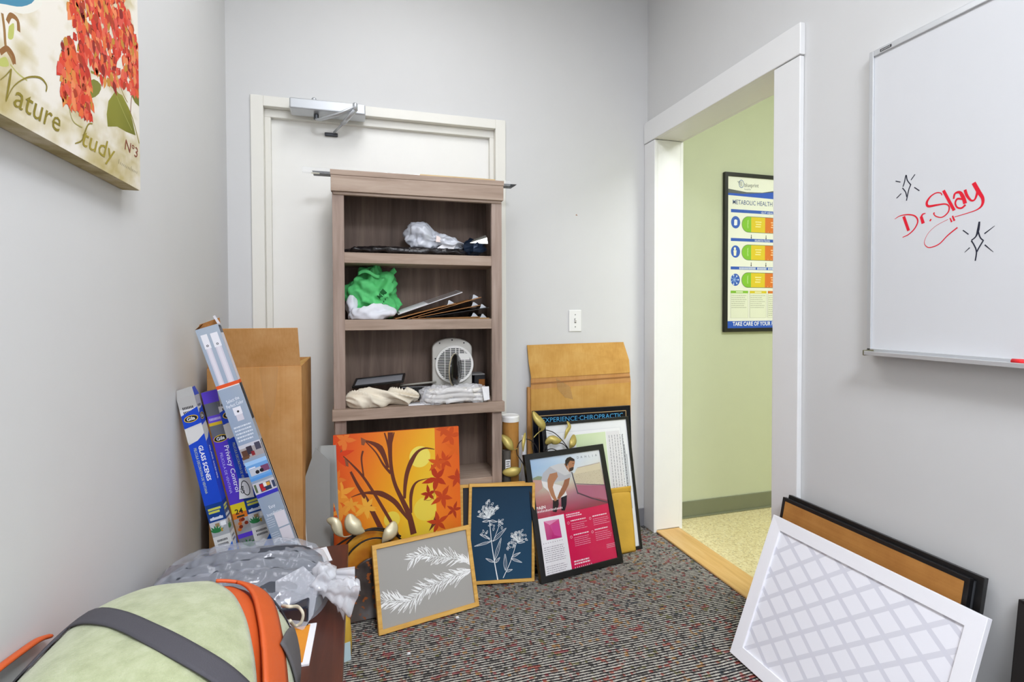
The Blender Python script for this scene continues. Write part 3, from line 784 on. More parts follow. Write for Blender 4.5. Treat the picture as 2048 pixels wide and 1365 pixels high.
# black-framed pink poster
p = dict(x=0.7560,y=2.1172,hd=0.1684,w=0.4437,h=0.5514,ln=0.3000,z=0.0060,rl=0.0000); W, H = p['w'], p['h']
ik = Ink(); rng = random.Random(21); b = .026
D0 = (1000, 860, 4.2645)
ik.rect(b - .004, W - b + .004, b - .004, H - b + .004, '#d41a52')
Q = [(0.0239,0.2642),(0.4219,0.2703),(0.4162,0.5198),(0.0221,0.523)]
Q = [(b - .004, Q[0][1]), (W - b + .004, Q[1][1]), (W - b + .004, H - b + .004), (b - .004, H - b + .004)]
ik.field(Q, [['#b02a45', '#b03048', '#8c3a48', '#963c4c'], ['#a8525c', '#a8606c', '#a86074', '#a05468'], ['#b98278', '#c09088', '#b08090', '#ac6880'], ['#b9b2a0', '#c8c4b4', '#cfc4b0', '#b8a890'], ['#a8c0d6', '#bcd0de', '#d8dcdc', '#cfc8ba'], ['#9dbcdc', '#b4cde2', '#d4dde4', '#e2e4e2'], ['#a8c4e2', '#c0d4e8', '#dde4ea', '#ebebea']])
ik.poly([(0.0305,0.4417),(0.0593,0.4482),(0.0801,0.4427),(0.0736,0.4226),(0.0306,0.4235)], '#8f9a7c', 0)
ik.poly([(0.0203,0.4354),(0.0744,0.4277),(0.0745,0.3912),(0.0275,0.3673),(0.0261,0.3881)], '#c49a8e')
ik.poly([(0.2474,0.4347),(0.4104,0.4332),(0.4145,0.3577),(0.2557,0.385)], '#cfc3a8')
ik.poly([(0.2725,0.4542),(0.4119,0.4666),(0.4104,0.4332),(0.2544,0.4294)], '#d9cdb0')
ik.poly([(0.2549,0.3808),(0.4133,0.3524),(0.4184,0.286),(0.2634,0.3394)], '#b0677f')
for k in range(90):
    a, c_ = rng.random(), rng.random()
    x0_, z0_ = [(0.2544,0.4294)][0]; x1_, z1_ = [(0.4143,0.3633)][0]
    ik.rect(x0_ + (x1_ - x0_) * a, x0_ + (x1_ - x0_) * a + .002, z1_ + (z0_ - z1_) * c_, z1_ + (z0_ - z1_) * c_ + .0016, '#a68f70')
for w, col, pts in [(.006, '#4c4650', [(0.2422,0.4419),(0.2483,0.3978),(0.2579,0.3386)]), (.003, '#6a5a68', [(0.2525,0.3854),(0.4199,0.3569)]), (.006, '#5d4450', [(0.2587,0.3428),(0.3305,0.3078),(0.4161,0.2755)]),
                    (.003, '#b8a8a0', [(0.2762,0.4564),(0.4079,0.4643)])]:
    ik.stroke(pts, w, col, 0)
SK = '#b27c58'; SK2 = '#9c6646'
ik.poly([(0.1192,0.3326),(0.1489,0.3332),(0.1462,0.3077),(0.1281,0.2771),(0.1085,0.2829)], '#211f24')
ik.poly([(0.1652,0.3422),(0.1979,0.3456),(0.187,0.3012),(0.1737,0.2774),(0.1552,0.2804)], '#26232a')
ik.poly([(0.0737,0.4236),(0.1211,0.408),(0.1689,0.3906),(0.1916,0.374),(0.1973,0.3425),(0.1655,0.3369),(0.1322,0.328),(0.1145,0.3344),(0.1053,0.3711),(0.0802,0.3956)], '#e6e2e0')
ik.poly([(0.1997,0.4181),(0.2301,0.423),(0.2147,0.3866),(0.1842,0.3514),(0.1531,0.3315),(0.1409,0.3344),(0.1606,0.3628),(0.185,0.3909)], SK2)
ik.poly([(0.0732,0.4279),(0.0868,0.4565),(0.1276,0.4813),(0.1769,0.4883),(0.2092,0.4869),(0.2208,0.461),(0.2371,0.4361),(0.2338,0.4187),(0.1905,0.4103),(0.1597,0.4104),(0.1401,0.4079),(0.104,0.4183)], '#b9b9bd')
ik.poly([(0.1276,0.4813),(0.1769,0.4883),(0.2092,0.4869),(0.2208,0.461),(0.2371,0.4361),(0.2022,0.4311),(0.1672,0.452)], '#cdcdce')
ik.poly([(0.1219,0.4485),(0.162,0.4516),(0.1634,0.4311),(0.1389,0.4081),(0.1278,0.3886),(0.1338,0.3511),(0.1414,0.3302),(0.1279,0.3251),(0.1116,0.3535),(0.1021,0.3924),(0.1049,0.4234)], SK)
ik.poly([(0.2068,0.4845),(0.2248,0.4822),(0.2321,0.4514),(0.2371,0.4361),(0.2198,0.4557)], SK2)
ik.poly([(0.2186,0.4776),(0.2211,0.4979),(0.2364,0.5092),(0.2589,0.5053),(0.2694,0.4902),(0.2625,0.4719),(0.2548,0.4592),(0.2411,0.4464),(0.2267,0.4505),(0.219,0.4656)], SK, 2)
ik.poly([(0.2132,0.4837),(0.216,0.4986),(0.2285,0.509),(0.247,0.5123),(0.2688,0.4974),(0.2671,0.4888),(0.2429,0.4941),(0.2317,0.484),(0.2265,0.4738),(0.2166,0.4735)], '#2a201d')
ik.poly([(0.2323,0.4595),(0.251,0.4635),(0.2577,0.4605),(0.2515,0.4488),(0.2387,0.4445),(0.2291,0.4491)], '#3a2a22')
ik.stroke([(0.2519,0.4787),(0.2625,0.4785)], .002, '#2a201d', 0)
ik.stroke([(0.2248,0.4822),(0.2259,0.4603),(0.2166,0.4453)], .0012, '#f0f0f0')
for k, (a, l) in enumerate(zip([(0.283,0.4979),(0.3039,0.498),(0.3269,0.4974),(0.3501,0.4968),(0.3728,0.4962),(0.3888,0.4965)], 'DAHLIA')):
    ik.text(l, a[0], a[1], .016, '#6a747c')
a, c_ = [(0.0264,0.3014),(0.0748,0.3027)]; ik.textfit('PAIN', a, c_, .014, '#f6f0ee', bold=.02)
a, c_ = [(0.0268,0.2888),(0.1661,0.2879)]
a = Vector(a); c_ = Vector(c_)
for k in range(17): q_ = a + (c_ - a) * (k / 17); ik.rect(q_.x, q_.x + .0042, q_.y, q_.y + (.0075 if k % 3 else .0095), '#f4e8e8')
wq = [(0.0257,0.2639),(0.1614,0.2629),(0.167,0.0243),(0.0275,0.0267)]
wx1 = (wq[1][0] + wq[2][0]) / 2; wz1 = (wq[0][1] + wq[1][1]) / 2
ik.rect(b - .004, wx1, b - .004, wz1, '#eeebee')
k1 = [(0.0552,0.2488),(0.1352,0.2468),(0.1374,0.1664),(0.0579,0.1686)]
ik.poly(k1, ['#d04a86', '#d85a92', '#c22a78', '#b82a78']); ik.poly([k1[0], k1[1], [(0.0836,0.2288)][0]], '#e28ab4')
ik.poly([(0.0836,0.2288),(0.1318,0.228),(0.1349,0.1694),(0.1002,0.1832)], '#cf4a92')
z_ = k1[3][1]
for k in range(9): ik.rect(b + .012 + k * .012, b + .016 + k * .012, z_ - .014, z_ - .011, '#8a7c88')
ik.lines(b + .012, wx1 - .016, z_ - .032, 8, .0085, .0026, '#9a929c', rng, .15); ik.lines(b + .012, wx1 - .016, z_ - .110, 7, .0085, .0026, '#9a929c', rng, .15)
for (c1, n) in zip([(0.1756,0.2538),(0.1957,0.2247),(0.3168,0.2249),(0.1998,0.1626),(0.3176,0.1646)], [2, 5, 5, 6, 6]):
    ik.lines(c1[0], c1[0] + .085, c1[1], 1 if n > 2 else 2, .009, .005, '#f4d6e0', rng, .2)
    if n > 2:
        ik.lines(c1[0], c1[0] + .092, c1[1] - .012, n - 1, .0085, .0026, '#eb9ab4', rng)
        ik.ell(c1[0] - .014, c1[1] - .004, .006, .006, '#f0c0d0', n=12); ik.ell(c1[0] - .014, c1[1] - .004, .0045, .0045, '#d41a52', n=12)
a, = [(0.1815,0.0509)]
ik.lines(a[0], a[0] + .105, a[1], 2, .011, .006, '#f6dbe4', rng, .25)
for k in range(9): ik.rect(a[0] + k * .011, a[0] + k * .011 + .004, a[1] - .026, a[1] - .020, '#f0c4d2')
a, = [(0.3689,0.0903)]; ik.lines(a[0], a[0] + .055, a[1], 3, .007, .0022, '#f0b8ca', rng)
clip(ik, W, H)
framed(p, 'framed_picture', 'black framed pink poster with a man in white bending forward', b, .024, M_BLACK, ik, PAPER, pane=True)

# black-framed document poster
p = dict(x=0.8710,y=2.2634,hd=0.0678,w=0.4871,h=0.6546,ln=0.2000,z=0.0040,rl=0.0000); W, H = p['w'], p['h']; b = .014
ik = Ink(); rng = random.Random(2)
ik.rect(.008, W - .008, .008, H - .008, '#eceef0')
ik.rect(.03, W - .05, H * .12, H - .05, '#e2e4e8'); ik.rect(.034, W - .054, H * .124, H - .054, '#f2f3f4')
g0 = [(0.1736,0.5844),(0.345,0.5867),(0.3351,0.5022)]
ik.field([(g0[0][0], H * .4), (g0[1][0], H * .4), (g0[1][0], g0[1][1]), (g0[0][0], g0[0][1])], [['#dce6cc', '#d6e4c4'], ['#d2e4b4', '#d8e6c0']])
ik.rect(g0[1][0] + .004, W - .06, H * .3, g0[1][1], '#e6e4e6')
for k in range(6):
    x = g0[1][0] + .018 + k * .016; z = g0[1][1] - .02
    while z > H * .34:
        l = rng.uniform(.004, .016); ik.rect(x, x + .0028, z - l, z, '#77797e'); z -= l + .004
for k in range(3): ik.rect(W - .048 + k * .008, W - .045 + k * .008, H * .3, H - .09 - k * .05, '#9a9ca2')
framed(p, 'framed_picture', 'black framed white paper chart in front of the flattened cardboard box', b, .02, M_BLACK, ik, PAPER, pane=True)

# experience poster
p = dict(x=0.8400,y=2.4320,hd=0.0000,w=0.5500,h=0.6900,ln=0.0700,z=0.0020,rl=0.0000); W, H = p['w'], p['h']
t = leaning('poster_board', 'black poster board with blue lettering between the cardboard and the paper chart', 'poster', p)
bx(0, W, 0.0008, .015, 0, H).build('board', plain('poster_black', '#14161f', .3), t, bevel=.001)
ik = Ink()
ik.rect(.001, W - .001, .001, H - .001, '#12141d')
ex = [(0.0233,0.6653),(0.5298,0.6638),(0.529,0.6427),(0.0507,0.6411),(0.5047,0.6401)]
for z in (ex[1][1], ): 
    ik.stroke([(.03, z), (W - .028, z)], .003, '#c9a878', 0); ik.stroke([(W - .028, z), (W - .028, .05)], .003, '#c9a878', 0); ik.stroke([(.03, z), (.03, .05)], .003, '#c9a878', 0)
ik.textfit('EXPERIENCE\u00b7CHIROPRACTIC', (.046, ex[1][1] - .034), (W - .046, ex[1][1] - .034), .024, '#54a8d8')
ik.field([(.05, .06), (W - .05, .06), (W - .05, ex[1][1] - .06), (.05, ex[1][1] - .06)], [['#1c2c44', '#203450'], ['#1a2236', '#1c2840']])
ik.build('print', ink_mat('gloss_print', .25), t, .0006)

# yellow padded mailer
t = thing('padded_envelope', 'mustard yellow padded envelope standing behind the pink poster', 'envelope',
          mat=Matrix.Translation((1.062, 2.262, .002)) @ Matrix.Rotation(.06, 4, 'Z') @ Matrix.Rotation(-.17, 4, 'X'))
M_MUST = plain('mustard_paper', '#d2a53a', .6, var=.08, bump=(14, .3, .006))
def pad(u, v):
    e = min(1, min(u, 1 - u, v, 1 - v) * 9)
    return (u * .250, .006 - .006 * math.sqrt(e) + .0012 * math.sin(u * 9 + v * 5), v * .30)
MB().grid(pad, 24, 24).build('front_sheet', M_MUST, t, smooth=True, solid=.0015)
MB().grid(lambda u, v: (u * .250, .0075 + .002 * math.sin(u * PI), v * .30), 8, 8).build('back_sheet', M_MUST, t, smooth=True, solid=.0015)
MB().grid(lambda u, v: (u * .250, .004 - .006 * math.sin(v * PI * .5), .285 + v * .032), 8, 4).build('folded_flap', M_MUST, t, smooth=True, solid=.0015)

# large flattened carton against the back wall
t = thing('flattened_carton', 'flattened cardboard carton leaning on the back wall below the switch', 'carton', (.826, 2.505, 0))
MB().prism([(.014, 0), (.584, 0), (.584, .810), (.014, .798)], .006, .032).build('body', M_CARD2, t, bevel=.002)
bx(0, .016, .014, .034, 0, .806).build('side_fold', M_CARD, t, bevel=.002)
MB().prism([(.014, .797), (.584, .809), (.576, .862), (.014, .852)], .006, .010).build('hinge_strip', M_CARD, t)
MB().prism([(.014, .822), (.578, .836), (.576, .843), (.014, .829)], .0035, .006).build('hinge_crease', plain('brown_tape', '#9c6a38', .45), t)
MB().add([(.016, .006, .852), (.576, .004, .862), (.575, .012, .93), (.552, .033, 1.026), (.26, .034, 1.024), (0.003, .034, 1.021), (.008, .022, .93)], [(0, 1, 2, 6), (6, 2, 3, 4, 5)]).build('top_flap', M_CARD2, t, solid=.004)
MB().prism([(.16, .79), (.20, .745), (.245, .735), (.23, .80), (.15, .85)], .0052, .0058).build('tape_strip', film('packing_tape', '#d9b070', .72, .12), t)

# white pattern-frame on the right
p = dict(x=1.2290,y=1.5028,hd=-1.5607,w=0.6557,h=0.4960,ln=0.3833,z=0.0090,rl=0.0000); W, H = p['w'], p['h']; b = .042
ik = Ink()
ik.rect(b - .006, W - b + .006, b - .006, H - b + .006, '#f2f2f8')
a0, a1, c0, c1 = [(0.091,-0.0372),(0.6182,0.4463),(0.0747,0.1615),(0.2249,0.06)]
da = math.atan2(a1[1] - a0[1], a1[0] - a0[0]); dc = math.atan2(c0[1] - c1[1], c0[0] - c1[0])
def bars(ang, step, w, col):
    """parallel pale bars clipped to the print"""
    n = Vector((-math.sin(ang), math.cos(ang))); d = Vector((math.cos(ang), math.sin(ang)))
    lo, hi = Vector((b - .006, b - .006)), Vector((W - b + .006, H - b + .006))
    for k in range(-30, 40):
        pts = [Vector((x, z)) for x, z in ((lo.x, lo.y), (hi.x, lo.y), (hi.x, hi.y), (lo.x, hi.y))]
        for s, lim in ((1, k * step + w / 2), (-1, -(k * step - w / 2))):
            out = []
            for i in range(len(pts)):
                P, Q2 = pts[i], pts[(i + 1) % len(pts)]; fp, fq = lim - s * n.dot(P), lim - s * n.dot(Q2)
                if fp >= 0: out.append(P)
                if (fp > 0) != (fq > 0) and fp != fq: out.append(P + (Q2 - P) * (fp / (fp - fq)))
            pts = out
            if len(pts) < 3: break
        if len(pts) >= 3: ik.poly(pts, col)
bars(da, .062, .013, '#dedee6'); bars(dc, .058, .013, '#dcdce5')
framed(p, 'framed_picture', 'white framed print of a pale grey lattice leaning at lower right', b, .018, plain('white_frame_paint', '#f6f6fa', .4), ik, MATT, rec=.008, chamfer=.003)

# two dark frames behind it, one turned to show its brown paper back
p = dict(x=1.375, y=1.528, hd=-PI / 2, w=.605, h=.520, ln=.20, z=.008, rl=.0)
t = leaning('reversed_picture', 'picture frame turned round, brown paper back showing behind the white frame', 'picture', p)
frame_mesh(p['w'], p['h'], .012, .016).build('frame', M_BLACK, t, bevel=.001)
bx(.011, p['w'] - .011, .001, .012, .011, p['h'] - .011).build('paper_backing', kraft_material('brown_backing', '#a06a34', '#b07a3e', '#bd8749', 'x'), t)
p = dict(x=1.394, y=1.522, hd=-PI / 2, w=.618, h=.528, ln=.20, z=.008, rl=.0)
t = leaning('framed_picture', 'slim black frame resting on the right wall behind the brown paper back', 'picture', p, 'framed pictures leaning on the floor')
frame_mesh(p['w'], p['h'], .016, .016).build('frame', M_BLACK, t, bevel=.001)
bx(.012, p['w'] - .012, .004, .012, .012, p['h'] - .012).build('print', plain('print_backing_grey', '#56585c', .6), t)
p = dict(x=1.452, y=.842, hd=-PI / 2, w=.46, h=.502, ln=.12, z=.006, rl=.0)
t = leaning('framed_picture', 'black stepped picture frame standing alone at the right edge', 'picture', p, 'framed pictures leaning on the floor')
frame_mesh(p['w'], p['h'], .03, .024, chamfer=.008).build('frame', plain('ebony_frame', '#1d1a19', .35), t, bevel=.002)
MB().add(*(lambda m: (m.v, m.f))(frame_mesh(p['w'] - .06, p['h'] - .06, .018, .016)), Matrix.Translation((.03, .002, .03))).build('inner_moulding', plain('ebony_inner', '#262221', .4), t, bevel=.002)
bx(.03, p['w'] - .03, .012, .02, .03, p['h'] - .03).build('print', plain('dark_print', '#3c3a38', .5, var=.2), t)

# ------------------------------------------------------------------ hydrangea canvas on the left wall
p = dict(x=-0.5100,y=0.8500,hd=1.5708,w=0.6350,h=0.6600,ln=0.0000,z=1.4950,rl=0.0000); W, H = p['w'], p['h']
hc = thing('canvas_print', 'thick canvas print of red hydrangeas on the left wall', 'painting', mat=panel_matrix(p))
g = NT('canvas_sides'); v = g.coords()
g.set(g.b.inputs['Base Color'], g.ramp(g.noise(v, 7, 4, .6), [(.35, lin('#8c7a45')), (.5, lin('#b5a77c')), (.65, lin('#d4cab0'))]))
g.b.inputs['Roughness'].default_value = .8; g.bump(g.noise(v, 500, 2), .2, .001)
bx(0, W, 0.001, .039, 0, H).build('stretched_canvas', g.m, hc, bevel=.003)
ik = Ink(); rng = random.Random(33)
def stain(u, v):
    n1 = noise.fractal(Vector((u * 5, v * 7, 1.7)), 1.0, 2.0, 4); n2 = noise.fractal(Vector((u * 16, v * 30, 5.1)), .8, 2.0, 3)
    k = max(0.0, min(1.0, .18 + n1 * .75 + n2 * .35 + (.25 if v < .10 else 0)))
    c0, c1 = (0xea, 0xe4, 0xd8), (0xb2, 0xa0, 0x62)
    return '#%02x%02x%02x' % tuple(int(a + (b_ - a) * k * .85) for a, b_ in zip(c0, c1))
N = 90
ik.field([(.0005, .0005), (W - .0005, .0005), (W - .0005, H - .0005), (.0005, H - .0005)], [[stain(i / N, j / N) for i in range(N + 1)] for j in range(N + 1)])
# teal shape with white rim, little twigs
ik.poly([(0.1203,0.1908),(0.2147,0.2538),(0.2307,0.2314),(0.2131,0.207),(0.1767,0.1813),(0.14,0.1669),(0.0996,0.1469)], '#e9e6da', 3)
ik.poly([(0.1206,0.1974),(0.2023,0.2463),(0.2075,0.2207),(0.1733,0.191),(0.1332,0.172),(0.1,0.1598)], '#4d8ba6', 3)
for pts, w, col in [([(0.1242,0.1539),(0.1285,0.1322),(0.1311,0.1071),(0.143,0.0972),(0.1498,0.0891)], .006, '#9a7444'), ([(0.1359,0.147),(0.145,0.1619),(0.1612,0.1626),(0.1637,0.1468)], .008, '#94693c'), ([(0.1172,0.0917),(0.1346,0.1065),(0.1484,0.102),(0.1509,0.0907)], .008, '#8f6338'),
                    ([(0.1408,0.085),(0.1585,0.0793),(0.183,0.0782)], .003, '#b5b06a'), ([(0.3952,0.1851),(0.4453,0.1948),(0.5069,0.1922),(0.5829,0.1717),(0.6317,0.1148)], .005, '#8c8434'), ([(0.5262,0.2196),(0.5444,0.2007),(0.5675,0.1897)], .0035, '#94803c'), ([(0.5978,0.2357),(0.5882,0.201),(0.5828,0.1682)], .0035, '#8a5a3c')]:
    ik.stroke(pts, w, col)
for pts in ([(0.1392,0.1421),(0.1519,0.1532),(0.1493,0.1294),(0.1368,0.1231)], [(0.1169,0.0829),(0.1306,0.0915),(0.1372,0.0812),(0.1166,0.0719)]): ik.poly(pts, '#bcc06a', 3)
LEAFS = [(0.465,0.0994),(0.4612,0.1244),(0.4704,0.1558),(0.5031,0.1891),(0.5404,0.1958),(0.5751,0.179),(0.5947,0.1552),(0.6105,0.1275),(0.5568,0.1187),(0.5112,0.115)]
ik.poly(LEAFS, ['#7d7c26', '#868530', '#8f8c30', '#8a8a34', '#96953c', '#88862e', '#7c7b2a', '#6f7022', '#7b7a28', '#858430'], 0)
ik.stroke([(0.5031,0.1882),(0.5429,0.1604),(0.5897,0.1329)], .002, '#a8a65a')
ik.poly([(0.3885,0.1619),(0.4069,0.1755),(0.4382,0.1767),(0.4278,0.1544),(0.3963,0.1331),(0.389,0.1448)], '#7f8136', 2)
ik.poly([(0.5847,0.2167),(0.6193,0.241),(0.6481,0.257),(0.646,0.2053),(0.6093,0.2056)], '#787a30', 0)
REG = [[(0.3181,0.3372),(0.5474,0.4793),(0.576,0.4094),(0.6246,0.3767),(0.6502,0.3538),(0.6483,0.3064),(0.6191,0.2374),(0.577,0.2272),(0.5453,0.2243),(0.4653,0.2003),(0.4078,0.1994),(0.3613,0.2012),(0.3354,0.2385),(0.3209,0.2688)],
       [(0.2864,0.2042),(0.3296,0.2219),(0.3448,0.2019),(0.384,0.2003),(0.3915,0.1632),(0.395,0.0977),(0.3689,0.0983),(0.3201,0.098),(0.2877,0.104),(0.2839,0.1338)]]
def inside(pt, poly):
    c = False; n = len(poly)
    for i in range(n):
        (x1, y1), (x2, y2) = poly[i], poly[(i + 1) % n]
        if (y1 > pt[1]) != (y2 > pt[1]) and pt[0] < (x2 - x1) * (pt[1] - y1) / (y2 - y1) + x1: c = not c
    return c
for poly, n in zip(REG, (620, 230)):
    ik.scatter(40)
    xs = [a for a, _ in poly]; zs = [c_ for _, c_ in poly]; k = 0
    while k < n:
        x = rng.uniform(min(xs), max(xs)); z = rng.uniform(min(zs), max(zs))
        if not inside((x, z), poly): continue
        k += 1
        col = rng.choice(['#dc4a34', '#e05c36', '#e4703c', '#cf3a28', '#e05a44', '#e28446', '#d84e3c', '#bc3426', '#e26a4c', '#d69248', '#ac4028', '#ea8c5c', '#c08a36', '#dc5a4c', '#d2442e', '#8f2a24'])
        ik.leaf(x, z, rng.uniform(.018, .032), rng.uniform(.013, .021), rng.uniform(-2.4, -.6), col)
        if rng.random() < .3: ik.ell(x, z, .0016, .0016, '#5a3028', 0, 6)
        if rng.random() < .12: ik.ell(x + .004, z, .0012, .0012, '#f4e6d8', 0, 6)
ik.scatter(0); GO = '#8a7c2c'
for pts, w in [([(0.1424,0.079),(0.1363,0.0541),(0.1278,0.0238)], [.003, .005, .002]), ([(0.1285,0.0245),(0.1469,0.054),(0.1811,0.0821),(0.2178,0.0978),(0.2368,0.0935),(0.2351,0.0816)], [.001, .002, .004, .003]), ([(0.1159,0.0511),(0.1298,0.0646),(0.1424,0.079)], [.001, .002])]: ik.stroke(pts, w, GO)
a, c_ = [(0.1424,0.0242),(0.273,0.0243)]; ik.textfit('ature', a, c_, .042, GO, shear=.35)
a, c_ = [(0.3468,0.026),(0.4865,0.0307)]; ik.textfit('tudy', a, c_, .04, '#a09038', shear=.35)
ik.stroke([(0.3975,0.0825),(0.3795,0.0749),(0.3644,0.0527),(0.3526,0.0348),(0.3278,0.0216)], [.002, .004, .002], GO)
ik.stroke([(0.3199,0.0939),(0.3117,0.0787),(0.324,0.0614),(0.3563,0.0613)], .002, '#b0a860')
a, c_ = [(0.5435,0.0762),(0.617,0.0752)]; ik.textfit('N\u00ba3', a, c_, .026, '#8a4a34', shear=.2)
a, c_ = [(0.514,0.034),(0.6199,0.0365)]
for k in range(13): q_ = Vector(a) + (Vector(c_) - Vector(a)) * (k / 13); ik.stroke([(q_.x, q_.y), (q_.x + .003, q_.y + (.006 if k not in (0, 8) else .011))], .0012, '#6a6448', 0)
clip(ik, W - .0005, H)
ik.build('printed_face', ink_mat('canvas_print', .65, (900, .12)), hc, 0)

# ------------------------------------------------------------------ on top of the bookcase
t = thing('black_slat_frame', 'long flat black frame lying on top of the bookcase', 'frame', (-.185, 2.375, 1.7845))
MB().prism([(.004, 0), (.890, 0), (.912, .014), (0, .014)], 0, .035).build('slab', M_BLACK, t, bevel=.001)
bx(-.003, .03, -.002, .0, .0, .006).build('end_label', plain('cream_label', '#c8c3ae', .6), t)
t = thing('acrylic_channel', 'clear acrylic strip lying along the bookcase top', 'strip', (-.222, 2.352, 1.7845))
M_ACR = film('clear_acrylic', '#eef1f4', .88, .08)
MB().box(0, .91, 0, .003, 0, .022).box(0, .91, .003, .02, 0, .002).build('angle_strip', M_ACR, t)
t = thing('wood_lath', 'thin pale wooden lath lying on the bookcase top board', 'lath', (.26, 2.278, 1.7842))
bx(0, .335, 0, .03, 0, .006).build('lath', wood('pale_lath', '#b89a6c', '#d2b888', '#e0caa0', 'x', .6), t)

# ------------------------------------------------------------------ top shelf
S1, S2, S3 = 1.446, 1.162, .786
M_BLKPL = plain('crumpled_black_plastic', '#1b1718', .28, bump=(30, .5, .01))
t = thing('black_plastic_sheet', 'folded black plastic lying flat along the top shelf', 'plastic', (.225, 2.41, S1))
blob((0, 0, .017), (.275, .092, .015), 3, .016, 16, 110, 30, 3.2, 0.0005, .6).build('folds', M_BLKPL, t, smooth=True)
M_CLEAR = film('milky_bag_film', '#dfe3ec', .22, .22)
t = thing('clear_plastic_bag', 'crumpled milky plastic bag on the top shelf', 'bag', (.34, 2.405, S1 + .030))
m = blob((0, 0, .046), (.145, .07, .050), 8, .030, 15, 90, 50, 2.2, .0005, .6)
m.v = [(x, y, z * (1.28 - 1.0 * max(0, (x + .09)) / .25 if x > -.09 else 1.28 - 3.5 * (-.09 - x))) for x, y, z in m.v]
m.build('bag_body', M_CLEAR, t, smooth=True)
MB().add([(.0, -.066, .004), (.075, -.070, .002), (.092, -.062, .034), (.058, -.060, .046)], [(0, 1, 2, 3)]).build('paper_slip', plain('white_paper', '#efeff2', .6), t, solid=.001)
MB().add([(-.006, -.070, .032), (.022, -.069, .030), (.026, -.063, .056), (-.002, -.062, .060)], [(0, 1, 2, 3)]).build('price_label', plain('peach_label', '#e6d6cf', .6), t, solid=.0006)
t = thing('foil_bag', 'crumpled navy and silver foil bag at the right of the top shelf', 'bag', (.525, 2.395, S1 + .001))
M_FOILN = plain('navy_foil', '#1c2b40', .25, .5); M_FOILS = plain('silver_foil', '#c3c2b8', .25, .6)
blob((0, 0, .036), (.052, .07, .040), 4, .035, 14, 16, 10, 2.0, .0005).build('navy_side', M_FOILN, t)
MB().add([(-.035, -.055, .062), (.045, -.060, .088), (.048, -.02, .105), (.0, .02, .090), (-.020, -.03, .050), (.048, -.064, .060)], [(0, 1, 2, 3), (0, 4, 5, 1), (0, 3, 4)]).build('silver_side', M_FOILS, t, solid=.0012)

# ------------------------------------------------------------------ second shelf
t = thing('white_cloth_bag', 'rumpled white cloth bag under the green tote', 'bag', (.055, 2.375, S2))
blob((0, -.01, .028), (.102, .058, .030), 6, .026, 12, 72, 36, 2.2, .0005).build('cloth', plain('white_cotton', '#dcdde4', .85, bump=(300, .15)), t, smooth=True)
blob((-.083, .02, .06), (.020, .04, .05), 16, .016, 16, 30, 20, 2.0).build('cloth_corner', plain('white_cotton', '#dcdde4', .85, bump=(300, .15)), t, smooth=True)
t = thing('green_tote_bag', 'crumpled bright green tote bag on the second shelf', 'bag', (.060, 2.43, S2 + .002))
M_GRN = plain('green_nonwoven', '#58c874', .65, var=.10, bump=(260, .2))
def tote(a, b):
    th = a * 2 * PI; ph = (b - .5) * PI
    d = Vector((math.cos(ph) * math.cos(th), math.cos(ph) * math.sin(th), math.sin(ph)))
    p = Vector((d.x * .102, d.y * .062, d.z * .106))
    k = .030 * (ridge(p, 15, 2) - .5) + .014 * (ridge(p, 34, 9) - .5)
    # long pleats hanging from the top
    k += .020 * abs(math.sin(3.5 * th + 5 * p.z / .1)) * (.5 + .5 * b)
    p += d * k
    p.x += .02 * max(0, -p.z) / .1
    return (p.x, p.y, max(p.z + .112, 0.002))
tb = MB().grid(tote, 96, 60, closed=True).build('tote_body', M_GRN, t, smooth=True)
MB().grid(lambda u, v: (.045 + .055 * u + .012 * (v - .5), -.045 + .02 * math.sin(u * 3), .165 + .055 * u - .02 * (v - .5)), 10, 3).build('handle', M_GRN, t, smooth=True, solid=.002)
MB().grid(lambda u, v: (-.06 + .09 * u, -.068 - .012 * math.sin(u * PI), .205 - .016 * v + .012 * math.sin(u * 5)), 14, 3).build('handle', M_GRN, t, smooth=True, solid=.002)
ik = Ink()
ik.poly([(.030, .118), (.048, .100), (.062, .116), (.044, .134)], '#1f5e30'); ik.poly([(.016, .100), (.032, .084), (.045, .097), (.028, .114)], '#1f5e30')
ik.text('E', .041, .112, .020, '#8fd8a0', .75, bold=.02); ik.text('I', .028, .096, .016, '#8fd8a0', .75, bold=.02)
for k in range(4): ik.rect(.038 + k * .007, .042 + k * .007, .062 + k * .010, .070 + k * .010, '#1f5e30')
o = ik.build('tote_lettering', MATT, t, -.12)
m = o.modifiers.new('wrap', 'SHRINKWRAP'); m.target = tb; m.wrap_method = 'PROJECT'; m.use_project_y = True; m.use_negative_direction = False; m.use_positive_direction = True; m.offset = .0015
M_HARD = wood('hardboard', '#8a5a2c', '#a8743c', '#bb8a50', 'x', .55)
M_STEEL = plain('bright_steel', '#b9bcc0', .22, .9)
specs = [((.153, 1.1625), .257, .275, M_HARD, 'brown clipboard, topmost and leftmost of the fanned clipboards'),
         ((.205, 1.1625), .290, .345, M_HARD, 'brown clipboard tilted steepest, its clip highest of the fanned clipboards'),
         ((.252, 1.1690), .190, .285, M_HARD, 'brown clipboard third from the top of the fanned clipboards'),
         ((.286, 1.1690), .148, .288, M_MATBLACK, 'black clipboard in the middle of the fanned brown clipboards'),
         ((.224, 1.1632), .018, .305, M_HARD, 'nearly flat brown clipboard second from the bottom of the fan'),
         ((.306, 1.1622), .004, .268, wood('pale_hardboard', '#b98a4c', '#cf9f60', '#dcb276', 'x', .55), 'light brown clipboard lying flat, lowest of the fan')]
